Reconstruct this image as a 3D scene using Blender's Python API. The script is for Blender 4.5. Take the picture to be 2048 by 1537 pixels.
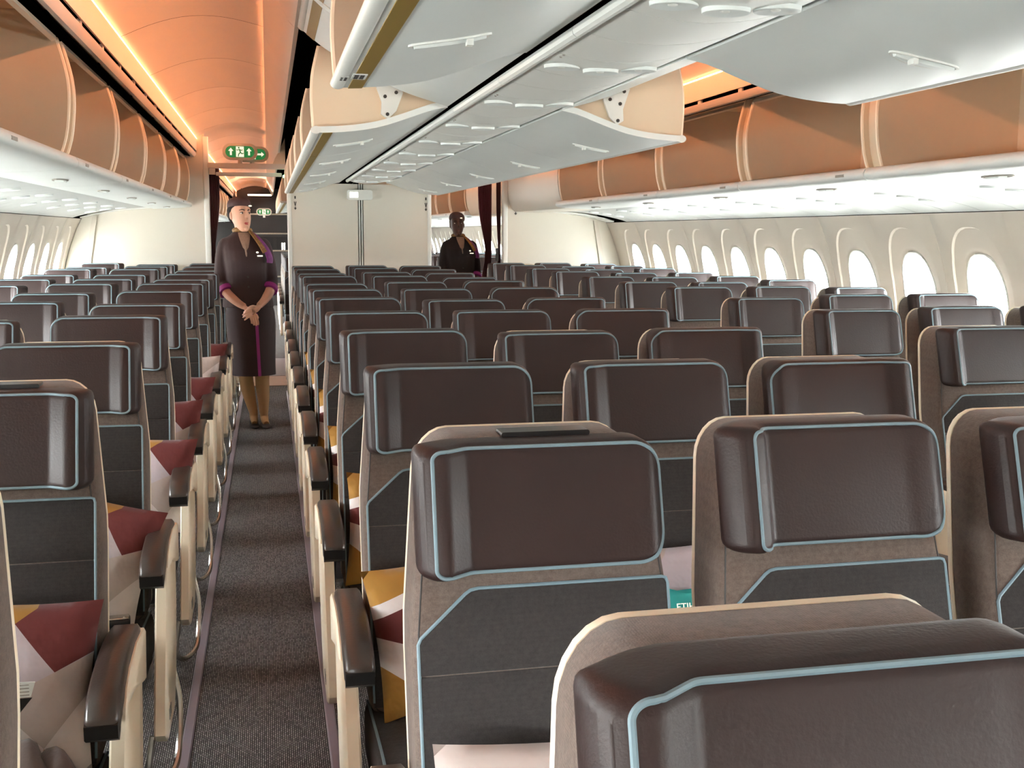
import bpy, bmesh, math, random
from mathutils import Vector, Matrix
random.seed(7)
for _o in list(bpy.data.objects):
    bpy.data.objects.remove(_o)
SC = bpy.context.scene
COL = SC.collection
pi = math.pi

# ------------------------------------------------------------------ camera
CAM_F, CAM_YAW, CAM_PIT, CAM_ROL = 2197.0, 0.2177, 0.1361, 0.0049
CAM_X, CAM_Z = -0.8627, 1.4155
_r0 = Vector((math.cos(CAM_YAW), -math.sin(CAM_YAW), 0)); _f0 = Vector((math.sin(CAM_YAW), math.cos(CAM_YAW), 0))
_F = _f0 * math.cos(CAM_PIT) - Vector((0, 0, 1)) * math.sin(CAM_PIT)
_U = _f0 * math.sin(CAM_PIT) + Vector((0, 0, 1)) * math.cos(CAM_PIT)
_R = _r0 * math.cos(CAM_ROL) + _U * math.sin(CAM_ROL)
_V = -_r0 * math.sin(CAM_ROL) + _U * math.cos(CAM_ROL)
cd = bpy.data.cameras.new('camera'); cam = bpy.data.objects.new('camera', cd); COL.objects.link(cam)
cd.sensor_width = 36.0; cd.sensor_fit = 'HORIZONTAL'; cd.lens = 36.0 * CAM_F / 2048.0
cd.clip_start = 0.05; cd.clip_end = 200
M = Matrix.Identity(4)
for i, v in enumerate((_R, _V, -_F)):
    for j in range(3):
        M[j][i] = v[j]
M[0][3], M[1][3], M[2][3] = CAM_X, 0.0, CAM_Z
cam.matrix_world = M
SC.camera = cam

def at(u, v, X=None, Y=None, Z=None):
    """world point seen at photo pixel (u, v) on a plane X=, Y= or Z= const"""
    d = _R * ((u - 1024) / CAM_F) + _V * ((768.5 - v) / CAM_F) + _F
    t = (X - CAM_X) / d.x if X is not None else (Y / d.y if Y is not None else (Z - CAM_Z) / d.z)
    return Vector((CAM_X, 0, CAM_Z)) + d * t

# ------------------------------------------------------------------ world, exposure
SC.view_settings.view_transform = 'Standard'; SC.view_settings.look = 'None'
SC.view_settings.gamma = 1.0; SC.view_settings.use_curve_mapping = False
SC.view_settings.exposure = EXPOSURE = 2.0
WORLD_STRENGTH = 23.0
COVE_STRENGTH = 5.8
VALANCE_STRENGTH = 30.0
COVE_COLOR = (1.0, 0.36, 0.155)
w = bpy.data.worlds.new('sky'); SC.world = w; w.use_nodes = True
_bg = w.node_tree.nodes['Background']
_bg.inputs[1].default_value = WORLD_STRENGTH
_nt = w.node_tree; _tc = _nt.nodes.new('ShaderNodeTexCoord'); _sx = _nt.nodes.new('ShaderNodeSeparateXYZ'); _rp = _nt.nodes.new('ShaderNodeValToRGB')
_nt.links.new(_tc.outputs['Generated'], _sx.inputs[0]); _nt.links.new(_sx.outputs[2], _rp.inputs[0]); _nt.links.new(_rp.outputs[0], _bg.inputs[0])
_rp.color_ramp.elements[0].position = 0.0; _rp.color_ramp.elements[0].color = (0.46, 0.455, 0.44, 1)      # sunlit pale apron concrete below the horizon
_rp.color_ramp.elements[1].position = 0.04; _rp.color_ramp.elements[1].color = (0.96, 0.98, 1.0, 1)      # bright overcast sky
try:
    SC.cycles.use_denoising = True
    SC.cycles.max_bounces = 8; SC.cycles.diffuse_bounces = 5; SC.cycles.glossy_bounces = 4
    SC.cycles.transparent_max_bounces = 12
    SC.cycles.sample_clamp_indirect = 8.0
    SC.cycles.caustics_reflective = False; SC.cycles.caustics_refractive = False
except Exception:
    pass

# ------------------------------------------------------------------ materials
def srgb(r, g, b):
    f = lambda c: (c / 12.92 if c <= 0.04045 else ((c + 0.055) / 1.055) ** 2.4)
    return (f(r / 255), f(g / 255), f(b / 255))

def mat(name, col, rough=0.6, metal=0.0, var=0.0, vscale=8.0, bump=0.0, bscale=60.0, spec=0.5, coat=0.0, emit=None, estr=0.0, sheen=0.0):
    m = bpy.data.materials.new(name); m.use_nodes = True
    nt = m.node_tree; b = nt.nodes['Principled BSDF']
    b.inputs['Base Color'].default_value = (*col, 1); b.inputs['Roughness'].default_value = rough
    b.inputs['Metallic'].default_value = metal; b.inputs['Specular IOR Level'].default_value = spec
    if coat: b.inputs['Coat Weight'].default_value = coat; b.inputs['Coat Roughness'].default_value = 0.15
    if sheen: b.inputs['Sheen Weight'].default_value = sheen
    if emit: b.inputs['Emission Color'].default_value = (*emit, 1); b.inputs['Emission Strength'].default_value = estr
    tc = None
    if var or bump:
        tc = nt.nodes.new('ShaderNodeTexCoord')
    if var:
        n = nt.nodes.new('ShaderNodeTexNoise'); n.inputs['Scale'].default_value = vscale; n.inputs['Detail'].default_value = 4
        nt.links.new(tc.outputs['Object'], n.inputs['Vector'])
        r = nt.nodes.new('ShaderNodeMapRange'); r.inputs[1].default_value = 0.3; r.inputs[2].default_value = 0.7
        r.inputs[3].default_value = 1 - var; r.inputs[4].default_value = 1 + var
        nt.links.new(n.outputs['Fac'], r.inputs[0])
        mx = nt.nodes.new('ShaderNodeVectorMath'); mx.operation = 'SCALE'
        mx.inputs[0].default_value = col; nt.links.new(r.outputs[0], mx.inputs['Scale'])
        nt.links.new(mx.outputs[0], b.inputs['Base Color'])
    if bump:
        n2 = nt.nodes.new('ShaderNodeTexNoise'); n2.inputs['Scale'].default_value = bscale; n2.inputs['Detail'].default_value = 3
        nt.links.new(tc.outputs['Object'], n2.inputs['Vector'])
        bp = nt.nodes.new('ShaderNodeBump'); bp.inputs['Strength'].default_value = bump; bp.inputs['Distance'].default_value = 0.004
        nt.links.new(n2.outputs['Fac'], bp.inputs['Height']); nt.links.new(bp.outputs[0], b.inputs['Normal'])
    return m

def weave(name, col, col2, scale=420.0, rough=0.9, mixs=0.5, bump=0.5):
    """woven cloth: crossed wave bands for thread colour and relief, with a soft mottling"""
    m = bpy.data.materials.new(name); m.use_nodes = True
    nt = m.node_tree; b = nt.nodes['Principled BSDF']; b.inputs['Roughness'].default_value = rough
    b.inputs['Specular IOR Level'].default_value = 0.25; b.inputs['Sheen Weight'].default_value = 0.15
    tc = nt.nodes.new('ShaderNodeTexCoord')
    vo = nt.nodes.new('ShaderNodeTexVoronoi'); vo.inputs['Scale'].default_value = scale; vo.inputs['Randomness'].default_value = 0.45
    nt.links.new(tc.outputs['Object'], vo.inputs['Vector'])
    ns = nt.nodes.new('ShaderNodeTexNoise'); ns.inputs['Scale'].default_value = 130; ns.inputs['Detail'].default_value = 4
    nt.links.new(tc.outputs['Object'], ns.inputs['Vector'])
    mul = nt.nodes.new('ShaderNodeMath'); mul.operation = 'SUBTRACT'; mul.inputs[0].default_value = 1.0
    nt.links.new(vo.outputs['Distance'], mul.inputs[1])
    av = nt.nodes.new('ShaderNodeMath'); av.operation = 'MULTIPLY_ADD'; av.inputs[1].default_value = 0.9; av.inputs[2].default_value = -0.20
    nt.links.new(ns.outputs['Fac'], av.inputs[0])
    sm = nt.nodes.new('ShaderNodeMath'); sm.operation = 'MULTIPLY_ADD'; sm.inputs[1].default_value = mixs
    nt.links.new(mul.outputs[0], sm.inputs[0]); nt.links.new(av.outputs[0], sm.inputs[2])
    mx = nt.nodes.new('ShaderNodeMix'); mx.data_type = 'RGBA'
    mx.inputs[6].default_value = (*col, 1); mx.inputs[7].default_value = (*col2, 1)
    nt.links.new(sm.outputs[0], mx.inputs[0]); nt.links.new(mx.outputs[2], b.inputs['Base Color'])
    bp = nt.nodes.new('ShaderNodeBump'); bp.inputs['Strength'].default_value = bump; bp.inputs['Distance'].default_value = 0.0015
    nt.links.new(sm.outputs[0], bp.inputs['Height']); nt.links.new(bp.outputs[0], b.inputs['Normal'])
    return m

def carpet_mat(name, dark, light):
    m = bpy.data.materials.new(name); m.use_nodes = True
    nt = m.node_tree; b = nt.nodes['Principled BSDF']; b.inputs['Roughness'].default_value = 0.95
    b.inputs['Specular IOR Level'].default_value = 0.1
    tc = nt.nodes.new('ShaderNodeTexCoord'); mp = nt.nodes.new('ShaderNodeMapping'); mp.inputs['Rotation'].default_value = (0, 0, pi / 2)
    nt.links.new(tc.outputs['Object'], mp.inputs['Vector'])
    br = nt.nodes.new('ShaderNodeTexBrick'); br.inputs['Scale'].default_value = 18.0
    br.inputs['Brick Width'].default_value = 0.26; br.inputs['Row Height'].default_value = 0.10
    br.inputs['Mortar Size'].default_value = 0.030; br.inputs['Mortar Smooth'].default_value = 0.6
    br.inputs['Color1'].default_value = (*light, 1); br.inputs['Color2'].default_value = (*[c * 0.45 for c in light], 1)
    br.inputs['Mortar'].default_value = (*dark, 1)
    nt.links.new(mp.outputs[0], br.inputs['Vector'])
    ns = nt.nodes.new('ShaderNodeTexNoise'); ns.inputs['Scale'].default_value = 350
    nt.links.new(tc.outputs['Object'], ns.inputs['Vector'])
    mx = nt.nodes.new('ShaderNodeMix'); mx.data_type = 'RGBA'; mx.blend_type = 'MULTIPLY'; mx.inputs[0].default_value = 0.45
    nt.links.new(br.outputs['Color'], mx.inputs[6]); nt.links.new(ns.outputs['Color'], mx.inputs[7])
    nt.links.new(mx.outputs[2], b.inputs['Base Color'])
    bp = nt.nodes.new('ShaderNodeBump'); bp.inputs['Strength'].default_value = 0.6; bp.inputs['Distance'].default_value = 0.003
    nt.links.new(br.outputs['Color'], bp.inputs['Height']); nt.links.new(bp.outputs[0], b.inputs['Normal'])
    return m

def glass_mat(name):
    m = bpy.data.materials.new(name); m.use_nodes = True
    nt = m.node_tree; nt.nodes.remove(nt.nodes['Principled BSDF'])
    out = nt.nodes['Material Output']
    t = nt.nodes.new('ShaderNodeBsdfTransparent'); t.inputs[0].default_value = (0.97, 0.985, 0.98, 1)
    g = nt.nodes.new('ShaderNodeBsdfGlossy'); g.inputs['Roughness'].default_value = 0.05
    mx = nt.nodes.new('ShaderNodeMixShader'); mx.inputs[0].default_value = 0.06
    nt.links.new(t.outputs[0], mx.inputs[1]); nt.links.new(g.outputs[0], mx.inputs[2]); nt.links.new(mx.outputs[0], out.inputs[0])
    return m

def cushion_mat(name, regions, base):
    """printed pillow: half-plane regions in the pillow's own flat coordinates (u right, v up, -1..1)"""
    m = bpy.data.materials.new(name); m.use_nodes = True
    nt = m.node_tree; b = nt.nodes['Principled BSDF']; b.inputs['Roughness'].default_value = 0.85
    b.inputs['Specular IOR Level'].default_value = 0.2; b.inputs['Sheen Weight'].default_value = 0.1
    tc = nt.nodes.new('ShaderNodeTexCoord'); sx = nt.nodes.new('ShaderNodeSeparateXYZ')
    nt.links.new(tc.outputs['UV'], sx.inputs[0])
    cur = None
    for col, planes in regions:
        fac = None
        for a, bb, c in planes:                       # a*u + b*v > c
            m1 = nt.nodes.new('ShaderNodeMath'); m1.operation = 'MULTIPLY'; m1.inputs[1].default_value = a
            nt.links.new(sx.outputs[0], m1.inputs[0])
            m2 = nt.nodes.new('ShaderNodeMath'); m2.operation = 'MULTIPLY_ADD'; m2.inputs[1].default_value = bb
            nt.links.new(sx.outputs[1], m2.inputs[0]); nt.links.new(m1.outputs[0], m2.inputs[2])
            m3 = nt.nodes.new('ShaderNodeMath'); m3.operation = 'GREATER_THAN'; m3.inputs[1].default_value = c
            nt.links.new(m2.outputs[0], m3.inputs[0])
            if fac is None: fac = m3
            else:
                m4 = nt.nodes.new('ShaderNodeMath'); m4.operation = 'MULTIPLY'
                nt.links.new(fac.outputs[0], m4.inputs[0]); nt.links.new(m3.outputs[0], m4.inputs[1]); fac = m4
        mx = nt.nodes.new('ShaderNodeMix'); mx.data_type = 'RGBA'
        if cur is None: mx.inputs[6].default_value = (*base, 1)
        else: nt.links.new(cur.outputs[2], mx.inputs[6])
        mx.inputs[7].default_value = (*col, 1); nt.links.new(fac.outputs[0], mx.inputs[0]); cur = mx
    nt.links.new(cur.outputs[2], b.inputs['Base Color'])
    ns = nt.nodes.new('ShaderNodeTexNoise'); ns.inputs['Scale'].default_value = 14; ns.inputs['Detail'].default_value = 3
    nt.links.new(tc.outputs['Object'], ns.inputs['Vector'])
    bp = nt.nodes.new('ShaderNodeBump'); bp.inputs['Strength'].default_value = 0.5; bp.inputs['Distance'].default_value = 0.02
    nt.links.new(ns.outputs['Fac'], bp.inputs['Height']); nt.links.new(bp.outputs[0], b.inputs['Normal'])
    return m

MT = {}
MT['leather'] = mat('brown_leather', srgb(43, 26, 24), 0.50, var=0.10, vscale=6, bump=0.12, bscale=240, spec=0.5)
MT['fabric'] = weave('taupe_woven_fabric', srgb(80, 68, 62), srgb(126, 111, 102), 430)
MT['panel'] = weave('charcoal_woven_fabric', srgb(38, 35, 35), srgb(66, 62, 61), 520)
MT['piping'] = mat('pale_blue_piping', srgb(122, 146, 156), 0.55)
MT['shell'] = mat('cream_plastic', srgb(248, 234, 210), 0.38, var=0.02, vscale=3)
MT['armpad'] = mat('dark_brown_arm_pad', srgb(62, 52, 47), 0.3, spec=0.6, bump=0.08, bscale=200)
MT['black'] = mat('black_plastic', srgb(24, 23, 24), 0.35)
MT['void'] = mat('shade_black', srgb(9, 8, 8), 0.95, spec=0.0)  # black in place of the shade inside bins and slots
MT['steel'] = mat('brushed_steel', srgb(190, 186, 178), 0.25, metal=1.0)
MT['white'] = mat('white_panel_plastic', srgb(222, 225, 221), 0.4, var=0.015, vscale=2)
MT['psu_dimmed'] = mat('dimmed_service_panel', srgb(158, 163, 162), 0.45, var=0.015, vscale=2)  # white panel darkened in its colour to offset strong window light
MT['bin_white'] = mat('satin_white_bin', srgb(224, 231, 230), 0.38, var=0.02, vscale=3, bump=0.02, bscale=300)
MT['bin_cream'] = mat('cream_bin_liner', srgb(216, 196, 170), 0.6, var=0.03, vscale=4)
MT['bin_edge'] = mat('ivory_bin_edge', srgb(238, 222, 198), 0.45)
MT['wall'] = mat('ivory_sidewall', srgb(204, 197, 187), 0.5, var=0.015, vscale=2)
MT['bulk'] = mat('warm_white_bulkhead', srgb(210, 206, 196), 0.5, var=0.02, vscale=1.5)
MT['valance'] = mat('valance_lit_tone', srgb(238, 226, 216), 0.5, var=0.02, vscale=2)  # lighter than the ceiling, cove light on the valance put into its colour
MT['ceiling'] = mat('matt_ceiling', srgb(206, 198, 190), 0.65, var=0.02, vscale=2)  # lowered below the valance, weaker light on the ceiling put into the colour
MT['gold'] = mat('gold_strip', srgb(142, 116, 52), 0.45, metal=0.2)
MT['carpet'] = carpet_mat('flecked_carpet', srgb(50, 48, 49), srgb(172, 167, 164))
MT['rail'] = mat('lilac_grey_rail', srgb(150, 140, 150), 0.35, metal=0.35)
MT['vinyl'] = mat('tan_vinyl', srgb(176, 148, 128), 0.5, var=0.04, vscale=5)
MT['vinyl_grey'] = mat('grey_vinyl', srgb(128, 122, 124), 0.5, var=0.04, vscale=5)
MT['curtain'] = mat('maroon_curtain', srgb(84, 16, 28), 0.8, sheen=0.1, bump=0.1, bscale=90)
MT['cove'] = mat('orange_light_strip', (0.8, 0.4, 0.2), 0.5, emit=COVE_COLOR, estr=COVE_STRENGTH)
MT['cove_inner'] = mat('orange_valance_strip', (0.8, 0.4, 0.2), 0.5, emit=COVE_COLOR, estr=VALANCE_STRENGTH)
MT['glass'] = glass_mat('window_glass')
MT['green'] = mat('exit_green', srgb(20, 92, 50), 0.4, emit=srgb(20, 110, 55), estr=0.25)
MT['signwhite'] = mat('sign_white', srgb(232, 222, 205), 0.5, emit=srgb(240, 230, 210), estr=0.25)
MT['ledgreen'] = mat('green_indicator', srgb(90, 230, 130), 0.4, emit=(0.2, 1.0, 0.4), estr=6)
MT['lamp'] = mat('lit_sign_window', srgb(250, 248, 235), 0.5, emit=(1.0, 0.97, 0.88), estr=0.8)
MT['warmlamp'] = mat('warm_galley_lamp', srgb(250, 235, 200), 0.5, emit=(1.0, 0.82, 0.55), estr=2.0)
MT['dark'] = mat('dark_print', srgb(48, 44, 42), 0.6)
MT['grey'] = mat('grey_plastic', srgb(150, 146, 138), 0.5)
MT['galley'] = mat('dark_galley', srgb(38, 34, 34), 0.5, var=0.2, vscale=3)
MT['teal'] = mat('teal_plastic_bag', srgb(48, 168, 166), 0.3, var=0.12, vscale=20, bump=0.4, bscale=25)
MT['blanket'] = mat('mocha_blanket', srgb(84, 70, 65), 0.85, sheen=0.15, bump=0.25, bscale=160)
WH, LI, GR, MA, MU = srgb(222, 212, 210), srgb(192, 182, 190), srgb(190, 176, 170), srgb(108, 54, 54), srgb(166, 122, 58)
_half = lambda rg: [(col, [(2 * p_, q_, r_ + p_) for p_, q_, r_ in pl]) for col, pl in rg]     # print motif sits on the aisle half
MT['pillow1'] = cushion_mat('printed_pillow_cloth', _half([
    (LI, [(-.29, 1, .132)]), (GR, [(.29, -1, -.132), (.4, .7, -.441), (-.44, .56, -.406)]),
    (MA, [(.51, .83, .26), (-.14, .45, .0575)]), (MU, [(-.14, .31, .32), (-.9, .2, .45)]), (MU, [(-.3, -.43, .267), (.33, -.17, .137)])]), WH)
MT['pillow2'] = cushion_mat('printed_pillow_cloth_b', [
    (GR, [(1, 1, 0.1), (-1, 1, -.2)]), (MA, [(-1, .55, .55), (.5, 1, -.35), (.3, -1, -.62)]), (MU, [(-.3, 1, .80), (-1, -.3, .0)]), (LI, [(1, -1, .9)]), (MU, [(-1, -1, 1.2)])], WH)
MT['pillow3'] = cushion_mat('pale_pillow_cloth', [(LI, [(1, 1, .3)]), (GR, [(-1, 1, .8)])], srgb(206, 196, 198))

# ------------------------------------------------------------------ mesh helpers
class MB:
    def __init__(self):
        self.v = []; self.f = []; self.uv = {}
    def add(self, vs, fs):
        o = len(self.v); self.v += [tuple(p) for p in vs]; self.f += [tuple(i + o for i in f) for f in fs]; return o
    def box(self, x0, x1, y0, y1, z0, z1):
        self.add([(x, y, z) for x in (x0, x1) for y in (y0, y1) for z in (z0, z1)],
                 [(0, 1, 3, 2), (4, 6, 7, 5), (0, 4, 5, 1), (2, 3, 7, 6), (0, 2, 6, 4), (1, 5, 7, 3)]); return self
    def prism(self, poly, a, b, fn):
        """polygon (p,q) extruded between a and b; fn(p,q,t)->xyz"""
        n = len(poly)
        self.add([fn(p, q, a) for p, q in poly] + [fn(p, q, b) for p, q in poly],
                 [tuple(range(n))[::-1], tuple(range(n, 2 * n))] + [(i, (i + 1) % n, n + (i + 1) % n, n + i) for i in range(n)]); return self
    def pxz(self, poly, y0, y1): return self.prism(poly, y0, y1, lambda p, q, t: (p, t, q))
    def pyz(self, poly, x0, x1): return self.prism(poly, x0, x1, lambda p, q, t: (t, p, q))
    def pxy(self, poly, z0, z1): return self.prism(poly, z0, z1, lambda p, q, t: (p, q, t))
    def sheet(self, prof, y0, y1, th):
        """open XZ profile with thickness th (to the left of travel), swept along Y as quads"""
        n = len(prof); off = []
        for i in range(n):
            a = prof[max(i - 1, 0)]; b = prof[min(i + 1, n - 1)]
            dx, dz = b[0] - a[0], b[1] - a[1]; l = math.hypot(dx, dz) or 1
            off.append((prof[i][0] - dz / l * th, prof[i][1] + dx / l * th))
        vs = []
        for y in (y0, y1):
            vs += [(p[0], y, p[1]) for p in prof] + [(p[0], y, p[1]) for p in off]
        fs = []
        for i in range(n - 1):
            fs.append((i, i + 1, 2 * n + i + 1, 2 * n + i))
            fs.append((n + i, 3 * n + i, 3 * n + i + 1, n + i + 1))
            fs.append((i, n + i, n + i + 1, i + 1)); fs.append((2 * n + i, 2 * n + i + 1, 3 * n + i + 1, 3 * n + i))
        fs += [(0, 2 * n, 3 * n, n), (n - 1, 2 * n - 1, 4 * n - 1, 3 * n - 1)]
        self.add(vs, fs); return self
    def rings(self, rings, closed=True, cap=True):
        n = len(rings[0]); o = len(self.v)
        for r in rings: self.v += [tuple(p) for p in r]
        for k in range(len(rings) - 1):
            for i in range(n if closed else n - 1):
                j = (i + 1) % n
                self.f.append((o + k * n + i, o + k * n + j, o + (k + 1) * n + j, o + (k + 1) * n + i))
        if cap:
            self.f.append(tuple(o + i for i in range(n))[::-1]); self.f.append(tuple(o + (len(rings) - 1) * n + i for i in range(n)))
        return self
    def tube(self, path, r, n=8, closed=False, flat=1.0):
        pts = [Vector(p) for p in path]; m = len(pts); rr = []
        prev = None
        for i in range(m):
            a = pts[(i - 1) % m] if (closed or i > 0) else pts[i]
            b = pts[(i + 1) % m] if (closed or i < m - 1) else pts[i]
            t = (b - a).normalized() if (b - a).length > 1e-9 else Vector((0, 0, 1))
            if prev is None:
                u = t.cross(Vector((0, 0, 1)));
                if u.length < 1e-3: u = t.cross(Vector((0, 1, 0)))
                u.normalize()
            else:
                u = prev - t * prev.dot(t)
                if u.length < 1e-6: u = t.orthogonal()
                u.normalize()
            prev = u; w_ = t.cross(u)
            ri = r[i] if isinstance(r, (list, tuple)) else r
            rr.append([pts[i] + u * (math.cos(2 * pi * k / n) * ri) + w_ * (math.sin(2 * pi * k / n) * ri * flat) for k in range(n)])
        if closed:
            rr.append(rr[0]); self.rings(rr, cap=False)
        else: self.rings(rr)
        return self
    def ball(self, c, rx, ry, rz, n=12, m=8):
        rs = []
        for i in range(m + 1):
            th = pi * i / m; s = max(math.sin(th), 1e-3)
            rs.append([(c[0] + rx * s * math.cos(2 * pi * k / n), c[1] + ry * s * math.sin(2 * pi * k / n), c[2] + rz * math.cos(th)) for k in range(n)])
        return self.rings(rs)
    def mesh(self, name, material, smooth=35):
        me = bpy.data.meshes.new(name); me.from_pydata(self.v, [], self.f); me.validate()
        bm = bmesh.new(); bm.from_mesh(me)
        bmesh.ops.remove_doubles(bm, verts=bm.verts, dist=1e-5)
        bmesh.ops.recalc_face_normals(bm, faces=bm.faces); bm.to_mesh(me); bm.free()
        for m in (material if isinstance(material, (list, tuple)) else [material]):
            me.materials.append(MT[m])
        if smooth:
            for p in me.polygons: p.use_smooth = True
            me.set_sharp_from_angle(angle=math.radians(smooth))
        return me
    def obj(self, name, material, parent=None, smooth=35):
        return put(name, self.mesh(name, material, smooth), parent)

def put(name, me, parent=None, loc=None, rotz=None):
    o = bpy.data.objects.new(name, me); COL.objects.link(o)
    if parent is not None: o.parent = parent
    if loc is not None: o.location = loc
    if rotz is not None: o.rotation_euler = (0, 0, rotz)
    return o
def thing(name, label, cat, loc=(0, 0, 0), rotz=0.0, group=None):
    o = bpy.data.objects.new(name, None); COL.objects.link(o); o.location = loc; o.rotation_euler = (0, 0, rotz)
    o.empty_display_size = 0.05
    return tag(o, label, cat, group)
def tag(o, label, cat, group=None):
    o['label'] = label; o['category'] = cat
    if group: o['group'] = group
    return o
def struct(o): o['kind'] = 'structure'; return o
def sempty(name):
    o = bpy.data.objects.new(name, None); COL.objects.link(o); return struct(o)
def mir(poly, s): return [(p[0] * s, p[1]) for p in poly]
def rrect(x0, x1, z0, z1, r, n=5, rs=None):
    """rounded rectangle outline, counter-clockwise; rs = radii (bl, br, tr, tl)"""
    rs = rs or (r, r, r, r); out = []
    for (cx, cz, a0, rr) in ((x0 + rs[0], z0 + rs[0], pi, rs[0]), (x1 - rs[1], z0 + rs[1], 1.5 * pi, rs[1]), (x1 - rs[2], z1 - rs[2], 0, rs[2]), (x0 + rs[3], z1 - rs[3], .5 * pi, rs[3])):
        for k in range(n + 1):
            a = a0 + .5 * pi * k / n; out.append((cx + rr * math.cos(a), cz + rr * math.sin(a)))
    return out
def inset(poly, d):
    n = len(poly); out = []
    for i in range(n):
        a, b = poly[i - 1], poly[(i + 1) % n]; p = poly[i]
        t1 = Vector((p[0] - a[0], p[1] - a[1])); t2 = Vector((b[0] - p[0], b[1] - p[1]))
        if t1.length < 1e-9: t1 = t2
        if t2.length < 1e-9: t2 = t1
        t1.normalize(); t2.normalize(); t = (t1 + t2); 
        if t.length < 1e-6: t = t1
        t.normalize(); c = max(0.5, t.dot(t1))
        out.append((p[0] - t.y * d / c, p[1] + t.x * d / c))
    return out
def rbox(mb, x0, x1, y0, y1, z0, z1, r, n=3):
    """rounded box: outline in XY, rounded over in z"""
    base = rrect(x0, x1, y0, y1, r * 1.3, n)
    rs = []
    for k in range(n + 1):
        a = .5 * pi * k / n; rs.append([(p[0], p[1], z0 + r - r * math.sin(.5 * pi - a + 0) ) for p in inset(base, r * (1 - math.sin(a)))])
    for k in range(n + 1):
        a = .5 * pi * k / n; rs.append([(p[0], p[1], z1 - r + r * math.sin(a)) for p in inset(base, r * (1 - math.cos(a)))])
    mb.rings(rs); return mb
def sub(ps, n=4):
    """Catmull-Rom through points"""
    out = []; m = len(ps); D = len(ps[0])
    for i in range(m - 1):
        p0, p1, p2, p3 = ps[max(i - 1, 0)], ps[i], ps[i + 1], ps[min(i + 2, m - 1)]
        for k in range(n):
            t = k / n
            out.append(tuple(0.5 * ((2 * p1[j]) + (-p0[j] + p2[j]) * t + (2 * p0[j] - 5 * p1[j] + 4 * p2[j] - p3[j]) * t * t + (-p0[j] + 3 * p1[j] - 3 * p2[j] + p3[j]) * t ** 3) for j in range(D)))
    out.append(tuple(ps[-1])); return out

# ------------------------------------------------------------------ the shell of the cabin
Y_FRONT, Y_END = -5.5, 24.2
P = 0.8128                                     # seat pitch
fl = MB().box(-2.8, 2.8, Y_FRONT, Y_END, -0.06, 0.0).obj('floor', 'carpet', smooth=0); struct(fl)
for k, x in enumerate((-1.116, -0.716, 0.70, 1.135)):
    b = MB(); b.pxz([(x - .015, 0), (x + .015, 0), (x + .011, .006), (x - .011, .006)], Y_FRONT + .05, 10.0)
    struct(b.obj('trim_%d' % (k + 1), 'rail'))
struct(MB().box(-1.38, -.70, 10.36, 11.05, 0, .006).obj('trim_5', 'vinyl', smooth=0))
struct(MB().box(-1.38, -.70, 11.05, 12.6, 0, .009).obj('trim_6', 'vinyl_grey', smooth=0))
struct(MB().box(.66, 1.40, 10.36, 12.6, 0, .006).obj('trim_7', 'vinyl', smooth=0))

# side walls with window panels
WPROF = [(2.50, 1.53), (2.545, 1.44), (2.60, 1.30), (2.645, 1.15), (2.675, 1.0), (2.69, .85), (2.685, .60)]
def wx(z):
    for (xa, za), (xb, zb) in zip(WPROF, WPROF[1:]):
        if zb <= z <= za: return xa + (xb - xa) * (za - z) / (za - zb)
    return WPROF[0][0] if z > 1.53 else WPROF[-1][0]
WP = 0.594; ZC = 1.07
def se(a, ry, rz, e=2.5):
    c, s = math.cos(a), math.sin(a); r = (abs(c / ry) ** e + abs(s / rz) ** e) ** (-1 / e); return r * c, r * s
def rectpts():
    hy, z0, z1 = WP / 2, .60 - ZC, 1.53 - ZC; out = []
    N = 12
    for i in range(N): out.append((-hy + 2 * hy * i / N, z0))
    for i in range(16): out.append((hy, z0 + (z1 - z0) * i / 16))
    for i in range(N): out.append((hy - 2 * hy * i / N, z1))
    for i in range(16): out.append((-hy, z1 - (z1 - z0) * i / 16))
    return out
def window_rings(mb, yc):
    R_ = rectpts()
    spec = [(1.0, None, .004), (.988, None, 0.0)]
    rows = []
    for s, _, d in spec: rows.append([(wx(ZC + z * s if abs(z) > .3 else ZC + z) + (d if y * yc > 0 and abs(y) > WP / 2 - 1e-4 else 0), yc + y * s, ZC + z * (1 - (1 - s) * .5)) for y, z in R_])
    for ry, rz, d in ((.232, .39, 0.0), (.227, .384, .011), (.18, .29, .018), (.164, .266, .022), (.156, .254, .040), (.139, .234, .066)):
        r = []
        for y, z in R_:
            yy, zz = se(math.atan2(z, y), ry, rz); r.append((wx(ZC + zz) + d, yc + yy, ZC + zz))
        rows.append(r)
    mb.rings(rows, cap=False)
def plain_rect(mb, yc):
    zs = [w_[1] for w_ in WPROF]
    for za, zb in zip(zs, zs[1:]):
        mb.add([(wx(za), yc - WP / 2, za), (wx(za), yc + WP / 2, za), (wx(zb), yc + WP / 2, zb), (wx(zb), yc - WP / 2, zb)], [(0, 1, 2, 3)])
def panel_mesh(flags):
    b = MB()
    for f, yc in zip(flags, (-WP / 2, WP / 2)): (window_rings if f else plain_rect)(b, yc)
    return b.mesh('wall_panel', 'wall', 40)
PAN = {(1, 1): panel_mesh((1, 1)), (1, 0): panel_mesh((1, 0)), (0, 0): panel_mesh((0, 0)), (0, 1): panel_mesh((0, 1))}
_b = MB(); _b.rings([[(wx(ZC + z) + d, y, ZC + z) for y, z in [se(2 * pi * k / 40, ry, rz) for k in range(40)]] for ry, rz, d in ((.160, .260, .031), (.156, .256, .020), (.150, .249, .021), (.141, .236, .064))], cap=False)
WFRAME = _b.mesh('window_frame', 'white', 50)
_b = MB(); _pp = [se(2 * pi * k / 40, .139, .234) for k in range(40)]
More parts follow.
